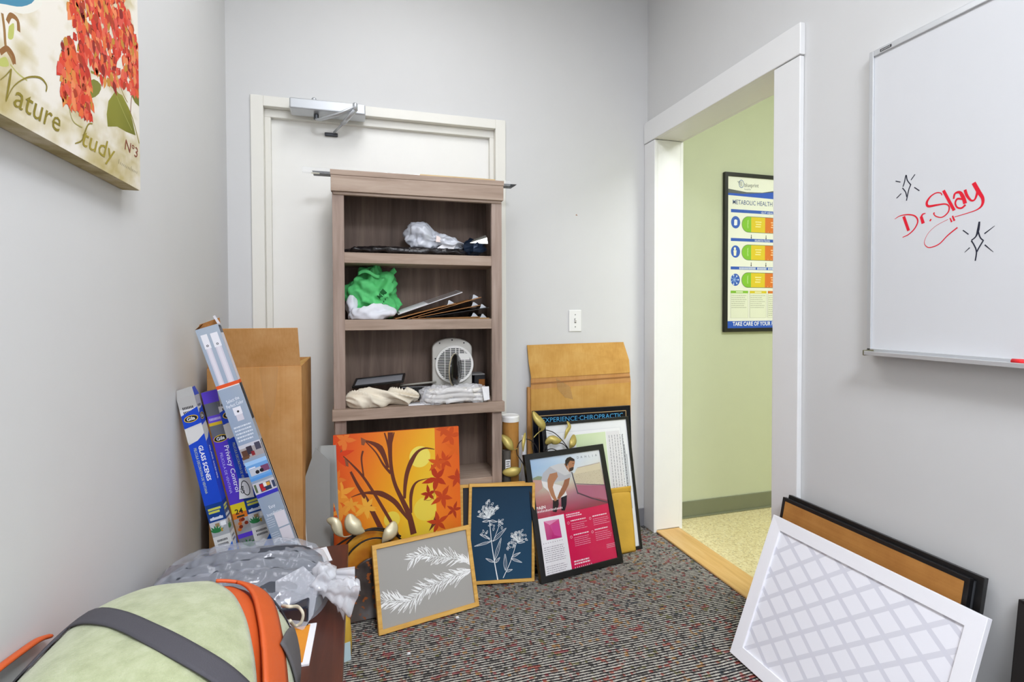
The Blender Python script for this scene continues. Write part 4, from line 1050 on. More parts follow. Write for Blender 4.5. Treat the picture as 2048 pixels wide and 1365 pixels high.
for k, ((x, z), sl, L, m, lab) in enumerate(specs):
    t = thing('clipboard', lab, 'clipboard', mat=Matrix.Translation((x, 2.303 + .004 * (k % 3), z)) @ Matrix.Rotation(-math.atan(sl), 4, 'Y'), group='fanned clipboards on the second shelf')
    bx(0, L, 0, .205, 0, .0028).build('board', m, t, bevel=.0008)
    cy = .02 + .012 * (k % 2)
    MB().prism([(L - .040, .003), (L - .004, .003), (L - .010, .010), (L - .022, .022), (L - .028, .021), (L - .034, .008)], cy, cy + .08).build('clip', M_STEEL, t, bevel=.001)
t = thing('clear_sleeve', 'clear plastic display sleeve resting on the fanned clipboards', 'sleeve', mat=Matrix.Translation((.160, 2.35, 1.1755)) @ Matrix.Rotation(-.335, 4, 'Y') @ Matrix.Rotation(.10, 4, 'X'))
bx(.01, .315, 0, .14, 0.004, .0055).build('film', film('sleeve_film', '#d8d6d8', .6, .1), t)
MB().box(.01, .315, -.002, .0, .003, .0065).box(.313, .316, 0, .14, .003, .0065).build('edge', plain('sleeve_edge', '#d6d6d8', .3), t)
bx(.02, .15, .006, .13, .0058, .0072).build('white_card', plain('white_paper', '#efeff2', .6), t)

# ------------------------------------------------------------------ third shelf (ledge)
t = thing('canvas_cloth', 'rolled cream canvas cloth on the wide ledge', 'cloth', (.099, 2.316, S3))
def cloth(a, b):
    x = (a - .5) * .315; th = b * 2 * PI
    r = (1 - abs(2 * a - 1) ** 4) ** .5
    q = Vector((x * 13 + math.sin(th) * 1.1 + math.cos(th) * .7, math.cos(th) * .5 + x * 3, math.sin(th) * .4))
    fold = .025 * (1 - abs(noise.noise(q)) * 2.4) + .004 * (1 - abs(noise.noise(q * 2.0 + Vector((4, 1, 2)))) * 2.2) - .014
    fold *= min(1, r * 1.2)
    yy = math.cos(th) * (.042 * r + fold); zz = .036 + math.sin(th) * (.035 * r * (1.15 - .3 * a) + fold)
    return (x, yy - .006 * math.sin(a * 6), max(zz, .0008))
MB().grid(cloth, 110, 48).build('folds', plain('cream_canvas', '#e4dac6', .85, bump=(350, .2)), t, smooth=True)
t = thing('silver_picture', 'small black rimmed silver picture lying tilted behind the cream cloth', 'picture', mat=Matrix.Translation((-.030, 2.385, .858)) @ Matrix.Rotation(-.16, 4, 'Z') @ Matrix.Rotation(.22, 4, 'X') @ Matrix.Rotation(-.10, 4, 'Y'))
MB().box(0, .225, 0, .010, 0, .010).box(0, .225, .095, .105, 0, .010).box(0, .010, .01, .095, 0, .010).box(.215, .225, .01, .095, 0, .010).build('frame', M_BLACK, t, bevel=.002)
bx(.009, .216, .009, .096, .001, .006).build('silver_face', plain('silver_card', '#a9adb4', .3, .3), t)
t = thing('black_case', 'flat black plastic case stacked beside the heater', 'case', (.175, 2.41, S3))
bx(0, .165, 0, .10, 0, .040).build('base', M_MATBLACK, t, bevel=.004); bx(.008, .16, .002, .098, .041, .066).build('lid', M_BLACK, t, bevel=.004)
bx(.10, .13, -.004, 0, .026, .046).build('latch', plain('dark_steel', '#44464a', .4, .7), t, bevel=.001)
t = thing('grey_baton', 'thin grey rod lying across the black case', 'rod', (.178, 2.42, S3 + .0715))
MB().tube([(0, 0, 0), (.165, -.012, .012)], .0045, 8).build('rod', plain('grey_rod', '#a8a59a', .5), t, smooth=True)

ht = thing('fan_heater', 'white portable fan heater with round grille on the ledge', 'heater', (.425, 2.44, S3), mat=Matrix.Translation((.422, 2.44, S3)) @ Matrix.Rotation(-.12, 4, 'Z'))
M_WPL = plain('heater_white', '#cbc9c1', .4, var=.02); M_WPL2 = plain('grille_white', '#f0efea', .4)
arc = [(.093 * math.cos(a) if True else 0, .235 + .050 * math.sin(a)) for a in [PI * i / 16 for i in range(17)]]
MB().prism([(-.088, .008), (.088, .008), (.093, .05)] + arc + [(-.093, .05)], -.030, .055).build('housing', M_WPL, ht, bevel=.008, seg=3)
housing = ht.children[0]
MB().prism([(-.098, 0), (.098, 0), (.092, .022), (-.092, .022)], -.045, .065).build('base', M_WPL, ht, bevel=.006)
GC = Matrix.Translation((.010, -.036, .163)) @ Matrix.Rotation(PI / 2, 4, 'X')
MB().lathe([(.080, -.006), (.080, .004), (0, .004)], 40, GC).build('dark_recess', M_MATBLACK, ht)
def ring(r0, r1, h0, h1, n, M):
    m = MB()
    prof = [(r0, h0), (r1, h0), (r1, h1), (r0, h1), (r0, h0)]
    vs = [(r * math.cos(2 * PI * j / n), r * math.sin(2 * PI * j / n), z) for r, z in prof[:4] for j in range(n)]
    fs = [(i * n + j, i * n + (j + 1) % n, ((i + 1) % 4) * n + (j + 1) % n, ((i + 1) % 4) * n + j) for i in range(4) for j in range(n)]
    return m.add(vs, fs, M)
gring = ring(.078, .088, -.006, .010, 44, GC).build('grille_ring', M_WPL2, ht, smooth=False)
gr = MB()
for k in range(-10, 11):
    z = k * .0076; w = math.sqrt(max(0, .079 ** 2 - z * z))
    gr.box(-w, w, z - .0014, z + .0014, .005, .008, GC)
for x in (-.044, -.018, .006, .022, .048): 
    w = math.sqrt(.079 ** 2 - x * x); gr.box(x - .0018, x + .0018, -w, w, .0045, .0085, GC)
gr.box(.022, .07, .020, .050, .0045, .0088, GC)
gr.build('grille', M_WPL2, gring)
for (x, z) in ((-.058, .262), (.0, .276), (.055, .262), (-.078, .19)):
    MB().lathe([(.0035, 0), (.0035, .002), (0, .002)], 10, Matrix.Translation((x, -.030, z)) @ Matrix.Rotation(PI / 2, 4, 'X')).build('screw_hole', M_MATBLACK, housing)
MB().tube(smooth_path([(-.09, -.03, .06), (-.105, -.05, .045), (-.06, -.062, .035), (.0, -.066, .040), (.07, -.060, .045), (.105, -.03, .062), (.125, -.04, .05), (.118, -.058, .03), (.06, -.066, .030), (.0, -.07, .032)], 6), .0042, 8).build('power_cord', plain('cord_white', '#e4e3de', .45), ht, smooth=True)
t = thing('black_disc', 'black oval dish standing on edge before the heater grille', 'dish', mat=Matrix.Translation((.424, 2.334, .858)) @ Matrix.Rotation(math.radians(60), 4, 'Z') @ Matrix.Rotation(math.radians(-6), 4, 'Y'))
DM = Matrix.Translation((0, 0, .073)) @ Matrix.Rotation(PI / 2, 4, 'X')
MB().lathe([(.072, -.004), (.074, 0), (.066, .006), (.03, .010), (0, .011)], 40, DM).build('dish', plain('black_glaze', '#151515', .15), t, smooth=True)
ring(.071, .0755, -.006, -.001, 40, DM).build('pale_rim', plain('dish_rim', '#a99f86', .4), t)
t = thing('linen_pack', 'clear plastic pack of folded white linen in front of the heater', 'linen pack', (.412, 2.318, S3))
M_LIN = plain('white_linen', '#e6e2da', .85, var=.04, bump=(120, .3))
for k in range(3):
    def lay(a, b, k=k):
        th = b * 2 * PI; x = (a - .5) * (.272 - .012 * k); e = (1 - abs(2 * a - 1) ** 8) ** .4
        c_, s_ = math.cos(th), math.sin(th)
        return (x, math.copysign(abs(c_) ** .5, c_) * .040 * e, .014 + k * .021 + math.copysign(abs(s_) ** .6, s_) * .0105 * e + .0025 * math.sin(x * 40 + k))
    MB().grid(lay, 40, 20).build('folded_linen', M_LIN, t, smooth=True)
blob((-.002, 0, .034), (.147, .047, .036), 5, .020, 20, 110, 50, 4.0, .0006, .7).build('plastic_wrap', film('pack_film', '#f4f4f6', .58, .08), t, smooth=True)
MB().add([(.115, -.052, .072), (.148, -.046, .072), (.152, -.046, .012), (.124, -.054, .010)], [(0, 1, 2, 3)]).build('paper_tag', plain('white_paper', '#efeff2', .6), t, solid=.001)
t = thing('brown_ledger', 'brown and black notebook standing at the right end of the ledge', 'book', (.528, 2.425, S3))
bx(0, .052, 0, .08, 0, .105).build('pages', plain('book_black', '#1d1e22', .5), t, bevel=.002)
bx(.020, .050, -.004, .0, .035, .085).build('brown_cover', kraft_material('brown_cover', '#7a4a22', '#8f5a2c', '#a06a38'), t)
bx(-.012, .05, -.004, .08, .105, .112).build('grey_flap', plain('grey_flap', '#8b8a88', .5), t, bevel=.002)
t = thing('white_card', 'flat white card sticking out from under the linen pack', 'card', (.205, 2.285, S3 + .0005))
bx(0, .10, 0, .06, 0, .004).build('card', plain('white_paper', '#efeff2', .6), t, bevel=.001)

# ------------------------------------------------------------------ rolls and tube beside the bookcase
t = thing('mailing_tube', 'brown cardboard mailing tube with white cap beside the bookcase', 'tube', (.697, 2.395, 0))
MB().lathe([(.040, 0), (.040, .682), (0, .682)], 32).build('tube', kraft_material('tube_kraft', '#9c6a34', '#b5803f', '#c4914e', 'z'), t, smooth=False)
MB().lathe([(.043, .668), (.0435, .690), (.040, .697), (.034, .694), (0, .692)], 32).build('cap', plain('cap_white', '#f0f0ee', .4), t)
t = thing('label_roll', 'dark narrow roll with white printed label between bookcase and mailing tube', 'roll', (.660, 2.335, 0))
MB().lathe([(.020, 0), (.020, .545), (0, .545)], 20).build('roll', plain('roll_grey', '#54504a', .5, var=.2), t)
ik = Ink(); ik.rect(-.011, .013, .445, .505, '#e4e4e4')
for k in range(5): ik.rect(-.008, .010 - .003 * (k % 2), .453 + k * .010, .457 + k * .010, '#3a3a3c')
ik.build('label', MATT, t, -.0205)
blob((0, -.008, .36), (.024, .016, .05), 3, .01, 20, 24, 18, 2.0).build('crumpled_wrap', plain('grey_wrap', '#9aa0a8', .4), t, smooth=True)
t = thing('white_paper_roll', 'thin white paper roll between mailing tube and pink poster', 'roll', (.752, 2.358, 0))
MB().lathe([(.011, 0), (.011, .60), (0, .60)], 16).build('roll', plain('white_paper', '#efeff2', .6), t)

# ------------------------------------------------------------------ metal leaf sculptures
M_LEAF = plain('antique_gold', '#b8a65a', .40, .35, var=.12, bump=(40, .15, .003))
M_LEAF2 = plain('champagne_gold', '#cfc5a4', .40, .35, var=.10, bump=(40, .15, .003))
M_WIRE = plain('black_wire', '#221d1a', .45, .4)
def leaf3(pts, wmax, t, mat, cup=.2, depth=.0, seg=14, nm='leaf'):
    """pointed leaf along a path of local (x, z), gently cupped and thick"""
    stem = .70 if len(pts) > 4 else .97
    path = smooth_path([(a, depth + dy, c_) for (a, c_), dy in zip(pts, [0, -.012, -.018, -.012, 0, 0, 0][:len(pts)])], 6)
    n = len(path) - 1; m = MB()
    def fn(u, v):
        i = min(int(u * n), n - 1); f = u * n - i
        p_ = path[i].lerp(path[i + 1], f); d = (path[min(i + 1, n)] - path[max(i - 1, 0)]).normalized()
        s = Vector((-d.z, 0, d.x)); w = wmax * 1.3 * max(0.0, math.sin(PI * min(1, u / stem) ** .85)) ** .9 + .0034
        k = (v - .5) * 2
        return p_ + s * (k * w / 2) + Vector((0, -cup * w * (1 - k * k), 0))
    m.grid(fn, 32, 8)
    return m.build(nm, mat, t, smooth=True, solid=.0014)
p = dict(x=0.6000,y=2.2150,hd=0.0500,w=0.5000,h=0.7000,ln=0.2200,z=0.0000,rl=0.0000)
t = leaning('leaf_sculpture', 'black wire sculpture with antique gold leaves behind the pink poster', 'sculpture', p)
for pts, w in [([(0.2168,0.7265),(0.2276,0.6935),(0.2492,0.6612),(0.2517,0.6386),(0.2302,0.6209),(0.2089,0.6033)], .030),
               ([(0.392,0.6663),(0.3958,0.6418),(0.3756,0.615),(0.3643,0.5821)], .013),
               ([(0.2666,0.5681),(0.2913,0.5854),(0.3217,0.5787),(0.3482,0.5779)], .030),
               ([(0.4233,0.5999),(0.4111,0.5754),(0.3977,0.5541),(0.3865,0.5382)], .027),
               ([(0.0435,0.6276),(0.0674,0.5986),(0.0828,0.5703),(0.1021,0.5557),(0.1216,0.5602)], .032),
               ([(0.0395,0.4586),(0.0739,0.4564),(0.1091,0.4608),(0.129,0.4721),(0.1385,0.4899)], .033),
               ([(0.1674,0.6286),(0.1566,0.6075),(0.1465,0.5756),(0.1453,0.5432)], .010)]:
    leaf3(pts, w, t, M_LEAF)
for pts in ([(0.2542,0.6329),(0.2804,0.6323),(0.3192,0.6166),(0.3562,0.58),(0.3836,0.5399),(0.3911,0.5211)], [(0.3407,0.5659),(0.3605,0.5601),(0.3775,0.5418),(0.3874,0.5158)],
            [(0.2542,0.5334),(0.2602,0.5493),(0.2832,0.5653)], [(0.2648,0.5324),(0.2809,0.5406),(0.3025,0.5415),(0.3263,0.5311)],
            [(0.1217,0.5615),(0.1371,0.5873),(0.1619,0.5994),(0.1913,0.5923),(0.2162,0.5669),(0.2283,0.533),(0.2356,0.4805)], [(0.1198,0.5563),(0.1207,0.5319),(0.1336,0.5092),(0.1464,0.4865),(0.155,0.4482)],
            [(0.2089,0.6033),(0.1995,0.582),(0.2,0.5546),(0.2072,0.5335),(0.2296,0.4811)]):
    MB().tube(smooth_path([(a, .004, c_) for a, c_ in pts], 5), .0022, 8).build('wire', M_WIRE, t, smooth=True)
bx(.1, .42, .0, .006, 0, .012).build('base_bar', M_WIRE, t)

p = dict(x=-0.1500,y=2.0700,hd=0.1000,w=0.4000,h=0.4000,ln=0.1200,z=0.0000,rl=0.0000)
t = leaning('metal_arch_decoration', 'amber layered metal decoration with gold leaves behind the rosemary picture', 'decoration', p)
def arch(cx, z0, rx, h, y0, y1):
    pts = [(cx - rx, z0)] + [(cx - rx * math.cos(a), z0 + h * .45 + h * .55 * math.sin(a)) for a in [PI * i / 24 for i in range(25)]] + [(cx + rx, z0)]
    return MB().prism(pts[::-1], y0, y1)
g = NT('amber_lacquer'); v = g.coords((1, 1, 1))
g.set(g.b.inputs['Base Color'], g.ramp(g.noise(v, 9, 3), [(.35, lin('#a85a12')), (.5, lin('#c97f1e')), (.66, lin('#dca034'))])); g.b.inputs['Roughness'].default_value = .25; g.b.inputs['Metallic'].default_value = .3
M_AMB = g.m
g = NT('dark_leafed_glass'); v = g.coords()
lf = g.ramp(g.noise(v, 42, 2, .5), [(.57, (0, 0, 0)), (.62, (1, 1, 1))])
g.set(g.b.inputs['Base Color'], g.mix(g.math('MULTIPLY', lf, .8), g.ramp(g.noise(v, 8, 3), [(.3, lin('#2c2320')), (.6, lin('#5d5450')), (.75, lin('#7d7a7a'))]), lin('#a85a22'))); g.b.inputs['Roughness'].default_value = .25
M_DKG = g.m
cx = .20
arch(cx, .004, .150, .330, .004, .016).build('outer_plate', M_AMB, t, bevel=.004)
arch(cx, .004, .132, .296, -.012, .003).build('middle_plate', M_AMB, t, bevel=.004)
arch(cx, .004, .104, .228, -.026, -.013).build('inner_plate', M_DKG, t, bevel=.004)
for r_, h_, y_ in ((.151, .331, .001), (.133, .297, -.013)):
    MB().tube([(cx - r_ * math.cos(a), y_, .004 + h_ * .45 + h_ * .55 * math.sin(a)) for a in [PI * i / 30 for i in range(31)]], .0035, 8).build('rim_wire', M_WIRE, t, smooth=True)
MB().tube(smooth_path([(.03, .0, .27), (.10, -.02, .315), (.18, -.025, .338), (.27, -.02, .315), (.31, -.01, .29)], 6), .0035, 8).build('stem', M_WIRE, t, smooth=True)
for pts, w in [([(0.03,0.3989),(0.058,0.3872),(0.0717,0.352),(0.0917,0.3289),(0.1225,0.3281)], .028), ([(0.1124,0.4092),(0.1193,0.378),(0.1396,0.3498),(0.1686,0.336)], .044), ([(0.2843,0.3553),(0.2735,0.329),(0.2534,0.3065),(0.2334,0.2833)], .040)]:
    leaf3(pts, w, t, M_LEAF2, depth=-.02)
t = thing('yellow_roll', 'short mustard yellow paper roll on the carpet beside the dark table', 'roll', (-.062, 1.885, 0))
MB().lathe([(.030, 0), (.031, .05), (.026, .12), (.014, .135), (0, .135)], 24).build('roll', plain('mustard_roll', '#c9a137', .55, var=.1), t, smooth=True)
t = thing('pale_blue_card', 'pale blue card standing by the dark table leg', 'card', mat=Matrix.Translation((-.082, 1.835, .001)) @ Matrix.Rotation(.3, 4, 'Z') @ Matrix.Rotation(-.1, 4, 'X'))
bx(0, .05, 0, .003, 0, .06).build('card', plain('pale_blue_card', '#bcd2d6', .6), t)

# ------------------------------------------------------------------ left corner: carton, boards, film boxes
t = thing('tall_carton', 'tall open brown cardboard box in the left corner', 'carton', (-.520, 2.08, 0))
w, d, h = .314, .40, .995
bx(0, w, 0, .004, 0, h).build('front_wall', M_CARD, t, bevel=.001)
bx(0, w, d - .004, d, 0, h).build('back_wall', M_CARD, t); bx(0, .004, .004, d - .004, 0, h).build('side_wall', M_CARD, t); bx(w - .004, w, .004, d - .004, 0, h).build('side_wall', M_CARD, t)
bx(.004, w - .004, .004, d - .004, 0, .006).build('bottom', M_CARD, t)
MB().add([(.002, .006, h - .002), (w - .004, .006, h - .002), (w - .008, -.036, h + .143), (.002, -.036, h + .143)], [(0, 1, 2, 3)]).build('front_flap', M_CARD, t, solid=.004)
MB().add([(w - .002, .006, h), (w - .002, d - .004, h), (w - .075, d - .02, h - .03), (w - .075, .02, h - .03)], [(0, 1, 2, 3)]).build('side_flap', M_CARD2, t, solid=.004)
MB().add([(.17, -.0012, h), (.235, -.0012, h), (.222, -.0012, h - .15), (.205, -.0012, h - .19), (.19, -.0012, h - .16)], [(0, 4, 3, 2, 1)]).build('torn_tape', film('packing_tape2', '#e0b880', .85, .08), t)

M_GB = plain('grey_board', '#949592', .5, var=.03); M_GBE = plain('board_edge', '#d6d8d8', .5)
t = thing('grey_board', 'grey board with slanted corner leaning beside the tall carton', 'board', mat=Matrix.Translation((-.205, 2.165, .001)) @ Matrix.Rotation(-.04, 4, 'X'))
MB().prism([(.019, 0), (.090, 0), (.090, .60), (.036, .655), (-.013, .512)], 0, .003).build('sheet', M_GB, t)
MB().add([(.019, -.0006, 0), (.022, -.0006, 0), (-.010, -.0006, .512), (-.013, -.0006, .512)], [(0, 1, 2, 3)]).build('cut_edge', M_GBE, t, solid=.0008)
t = thing('grey_plastic_sheet', 'taller grey sheet standing between the grey board and the orange canvas', 'sheet', mat=Matrix.Translation((-.197, 2.195, .001)) @ Matrix.Rotation(-.03, 4, 'X'))
MB().grid(lambda u, v: (.044 * (1 - v) + u * (.080 + .03 * v) - .005 * v, .008 * math.sin(u * PI), v * (.555 + .10 * min(1, u * 2.5))), 14, 8).build('sheet', M_GB, t, smooth=True, solid=.002)

BLUE = '#1e49c4'; NAVY = '#16357c'
def logo(ik, u, v, r, ang):
    ik.ell(u, v, r * 1.12, r * .62, '#e0b92c', ang, 24); ik.ell(u, v, r, r * .5, '#1c1c22', ang, 24)
    ik.text('Gila', u - r * .72 * math.cos(ang) + r * .26 * math.sin(ang), v - r * .26 * math.cos(ang) - r * .72 * math.sin(ang), r * .85, '#f4f4f4', ang, .1, .95, .02)
RV = [(0.0251,0.9474),(0.0234,0.9226),(0.0205,0.9042),(0.0191,0.8927),(0.0179,0.8737),(0.0176,0.8574)]
RV2 = [(0.0259,0.8499),(0.0228,0.7992),(0.0359,0.7823),(0.0363,0.6716),(0.0257,0.6),(0.0212,0.5426),(0.0247,0.4953),(0.0298,0.4671)]
def window_film_box(p, depth, label):
    t = leaning('window_film_box', label, 'box', p, 'window film boxes in the left corner')
    W, H = p['w'], p['h']
    bx(0, W, .0005, depth, 0, H).build('carton', plain('box_grey_white', '#d4d3d4', .45), t, bevel=.001)
    MB().add([(0, .002, H), (W, .002, H), (W * .95, .006, H + .030), (W * .08, .006, H + .026)], [(0, 1, 2, 3)]).build('end_flap', plain('box_inner_grey', '#b4b3b0', .6), t, solid=.0008)
    MB().add([(W, .002, H), (W, depth, H), (W - .006, depth - .004, H + .028), (W - .006, .006, H + .024)], [(0, 1, 2, 3)]).build('side_flap', plain('flap_blue', '#2450c4', .5), t, solid=.0008)
    for side in (0, 1):
        ik = Ink(); w_ = W if side == 0 else depth
        v0 = [a[1] for a in RV]; v1 = [a[1] for a in RV2]
        ik.rect(0, w_, v0[0] - .035, H, '#b9b7b4'); ik.rect(0, w_, v0[3], v0[0] - .035, '#dedddd')
        for j in range(2):
            for k in range(7): ik.rect(w_ * .18 + k * w_ * .09, w_ * .24 + k * w_ * .09, v0[1] - .012 - j * .014, v0[1] - .004 - j * .014, '#3a3a3e')
        ik.poly([(0, v0[5] - .006), (w_, v0[5] + .002), (w_, v0[3] + .020), (0, v0[3])], BLUE)
        logo(ik, w_ * .5, (v0[3] + v0[5]) / 2 + .004, w_ * .36, .06)
        ik.rect(0, w_, v1[1] + .006, v0[5] - .006, '#d9d8d6')
        ik.poly([(0, v1[4]), (w_, v1[4]), (w_, v1[1] + .026), (w_ * .55, v1[1] + .008), (0, v1[1])], BLUE)
        ik.rect(0, w_, v1[5], v1[4], '#1a3f86')
        if side == 0:
            ik.textfit('GLASS SCENES', (w_ * .50, v1[2] + .008), (w_ * .50, v1[3] + .004), .0125, '#f6f6f6', bold=.02)
            ik.textfit('PELICULA DECORATIVA DE VENTANA', (w_ * .22, v1[2] + .004), (w_ * .22, v1[3] - .035), .0075, '#c6d490')
        else:
            ik.textfit('GLASS SCENES', (w_ * .3, v1[2]), (w_ * .3, v1[3]), .011, '#e8f0f4', bold=.02)
        for j in range(2): ik.rect(w_ * .12, w_ * (.85 - .1 * j), v1[4] - .020 - j * .010, v1[4] - .013 - j * .010, '#c9cc5a')
        for k in range(2): ik.ell(w_ * (.3 + .4 * k), v1[4] - .044, w_ * .06, w_ * .06, '#dfe6f4', n=10)
        ik.rect(w_ * .1, w_ * .85, v1[5] + .006, v1[5] + .014, '#cfd6e4')
        # little room photo with a plant
        ik.rect(0, w_, v1[6], v1[5], '#c6c8cc'); ik.poly([(0, v1[6] + .03), (w_ * .6, v1[6] + .02), (w_, v1[6] + .04), (w_, v1[6]), (0, v1[6])], '#a9adb0')
        ik.rect(w_ * .62, w_ * .92, v1[6] + .03, v1[5] - .004, '#eef0f2'); ik.rect(w_ * .3, w_ * .55, v1[5] - .018, v1[5] - .006, '#9a8460')
        for k in range(6): ik.leaf(w_ * .28, v1[6] + .012, .026, .007, .4 + k * .42, '#2f7a46')
        ik.rect(w_ * .56, w_ * .66, v1[6] + .012, v1[6] + .024, '#b5913c')
        ik.rect(0, w_, 0, v1[6], '#dcdcda')
        for j in range(2):
            for k in range(8): ik.rect(w_ * .2 + k * w_ * .075, w_ * .25 + k * w_ * .075, v1[7] + .010 - j * .013, v1[7] + .017 - j * .013, '#46464a')
        ik.poly([(w_ * .25, v1[7] - .05), (w_, v1[7] - .05), (w_, v1[7] + .002), (w_ * .8, v1[7] - .012)], '#2a6ad0')
        M = None if side == 0 else Matrix.Translation((W, 0, 0)) @ Matrix.Rotation(PI / 2, 4, 'Z')
        clip(ik, w_, H)
        ik.build('print', PAPER, t, 0.0, M)
    return t
p = dict(x=-0.3390,y=1.8170,hd=0.0000,w=0.0500,h=0.9480,ln=0.0300,z=0.0000,rl=0.2196); window_film_box(p, .050, 'blue and white window film box leftmost, leaning on the left wall')
p = dict(x=-0.2310,y=1.8670,hd=0.0000,w=0.0560,h=0.9440,ln=0.0300,z=0.0000,rl=0.2332); t = window_film_box(p, .050, 'blue and white window film box half hidden behind the long grey carton')
ik = Ink(); q = [(-0.0101,0.6013),(0.034,0.5945),(0.0381,0.6617),(0.0046,0.6679)]
ik.poly(q, '#e4e4e6'); cu, cv = sum(a for a, _ in q) / 4, sum(c_ for _, c_ in q) / 4
ik.ell(cu, cv, .026, .012, '#1c1c20', -1.5, 24); ik.ell(cu, cv, .023, .0098, '#e8e8ea', -1.5, 24)
ik.text('Gila', cu - .0055, cv - .016, .016, '#1c1c20', PI / 2, .1, 1.0, .02)
ik.build('white_sticker', PAPER, t, -.006)

p = dict(x=-0.2840,y=1.8670,hd=0.0000,w=0.0460,h=0.9580,ln=0.0300,z=0.0000,rl=0.2182); W, H = p['w'], p['h']
t = leaning('privacy_film_box', 'purple privacy film box between the two blue film boxes', 'box', p)
bx(0, W, .0005, .045, 0, H).build('carton', plain('box_dark_grey', '#5e6068', .5), t, bevel=.003)
q5 = [a[1] for a in [(0.0101,0.9569),(0.0124,0.9194),(0.0125,0.8778),(0.0114,0.855),(0.0113,0.8488)]]
q6 = [a[1] for a in [(0.0147,0.8579),(0.0165,0.8072),(0.0149,0.7809),(0.0169,0.7635),(0.0188,0.6146),(0.0193,0.5771),(0.0169,0.5269),(0.0173,0.4757),(0.02,0.461)]]
for side in (0, 1):
    w_ = W if side == 0 else .045
    ik = Ink(); ik.rect(0, w_, 0, H, '#6a6d76')
    rng = random.Random(3)
    ik.rect(0, w_, q5[1], H, '#5f44c8'); ik.rect(0, w_, q5[3], q5[2], '#6a4fd2'); ik.rect(0, w_, q5[4] - .004, q5[3], '#d9b82e')
    for k in range(9): ik.rect(w_ * .1 + k * w_ * .09, w_ * .15 + k * w_ * .09, q5[2] - .016, q5[2] - .008, '#d8d0f0')
    ik.rect(0, w_, q6[5], q6[1], '#5b3fc6')
    logo(ik, w_ * .5, q6[1] - .008, w_ * .42, .05)
    ik.textfit('Privacy Control', (w_ * .58, q6[3] + .01), (w_ * .58, q6[4]), .014, '#f4f2fa', bold=.01)
    ik.textfit('PELICULA DE VENTANA', (w_ * .2, q6[3] - .01), (w_ * .2, q6[4]), .008, '#c9bff0')
    ik.rect(0, w_, q6[6] + .02, q6[5], '#e4cc2c'); ik.rect(0, w_, q6[6], q6[6] + .02, '#dd7a28')
    ik.text('24', w_ * .2, q6[5] - .035, .024, '#26262a', 0, 0, 1, .02); ik.rect(w_ * .25, w_ * .75, q6[5] - .047, q6[5] - .041, '#3a3a30')
    ik.field([(0, q6[7]), (w_, q6[7]), (w_, q6[6]), (0, q6[6])], [['#8c9094', '#a8aaac'], ['#b08a6a', '#8c8e90'], ['#9a9c9e', '#b4b4b2']])
    for k in range(7): ik.ell(w_ * rng.uniform(.2, .8), q6[7] + rng.uniform(.015, .05), .006, .006, rng.choice(['#a8441e', '#c86a2a', '#7a2c18']), n=10)
    ik.rect(0, w_, q6[8], q6[7], '#5b3fc6'); ik.rect(0, w_, 0, q6[8], '#7d8084')
    for k in range(6): ik.leaf(w_ * .5, q6[8] - .035, .03, .009, .3 + k * .45, '#2c6a34')
    ik.build('print', PAPER, t, 0.0, None if side == 0 else Matrix.Translation((W, 0, 0)) @ Matrix.Rotation(PI / 2, 4, 'Z'))

p = dict(x=-0.1190,y=1.7810,hd=0.0000,w=0.0650,h=1.1980,ln=0.0200,z=0.0000,rl=0.3072); W, H = p['w'], p['h']; dp = .034
t = leaning('light_fixture_carton', 'long grey lamp carton with orange stripe leaning across the corner', 'box', p)
bx(0, W, .0005, dp, 0, H - .002).build('carton', plain('carton_grey_blue', '#9aa6b4', .45), t, bevel=.001)
M_KIN = kraft_material('carton_inside', '#6e4420', '#8a5a2e', '#a87440')
MB().add([(0, dp, H), (W, dp, H), (W, dp + .016, H + .020), (0.004, dp + .016, H + .016)], [(0, 1, 2, 3)]).build('open_flap', M_KIN, t, solid=.001)
MB().add([(0, 0, H), (0, dp, H), (.02, dp - .004, H + .014), (.02, .006, H + .012)], [(0, 1, 2, 3)]).build('open_flap', M_KIN, t, solid=.001)
MB().add([(W, 0, H), (W, dp, H), (W - .006, dp - .004, H + .030), (W - .006, .006, H + .026)], [(0, 1, 2, 3)]).build('side_flap', plain('flap_white', '#d8d6e0', .5), t, solid=.001)
q5 = [a[1] for a in [(0.0394,1.1963),(0.0411,1.1689),(0.0348,1.1292),(0.0386,1.0133),(0.0392,1.0025),(0.0414,0.9636),(0.0418,0.9482),(0.0426,0.9295),(0.0373,0.9009),(0.0351,0.8772),(0.0379,0.8607)]]
q6 = [a[1] for a in [(0.0342,0.8712),(0.0312,0.8258),(0.0386,0.8027),(0.0359,0.767),(0.0356,0.757),(0.031,0.7151),(0.0268,0.6932),(0.026,0.6631),(0.0325,0.6365),(0.0367,0.5937),(0.0398,0.5752),(0.0383,0.5518),(0.0432,0.529),(0.0426,0.5085),(0.0455,0.4795)]]
ik = Ink(); rng = random.Random(8)
GB = '#97a5b6'
ik.field([(0, 0), (W, 0), (W, H), (0, H)], [['#8b95a4', '#929ca8'], ['#96a2b0', '#9aa6b2'], ['#8fa0ba', '#98a6b8'], ['#a6b2c0', '#a9b3bf']])
def fixture(u, vt, w_, vb):
    ik.rect(u - w_ * .85, u + w_ * .85, vb, vt - .035, '#cfcbd6'); ik.rect(u - w_ * .45, u + w_ * .45, vb, vt - .035, '#dcd8e0')
    ik.rect(u - w_, u + w_, vt - .045, vt, '#e6e5ea'); ik.ell(u, vt - .036, .0035, .0035, '#3a3a3e', n=12); ik.ell(u, vt - .036, .0018, .0018, '#d8d8dc', n=8)
fixture(W * .27, q5[2] + .048, W * .14, q5[3]); fixture(W * .70, q5[2] + .046, W * .16, q5[3])
ik.rect(0, W, q5[4], q5[3], '#e0572a'); ik.rect(0, W, q5[4] - .003, q5[4], '#e8e0dc')
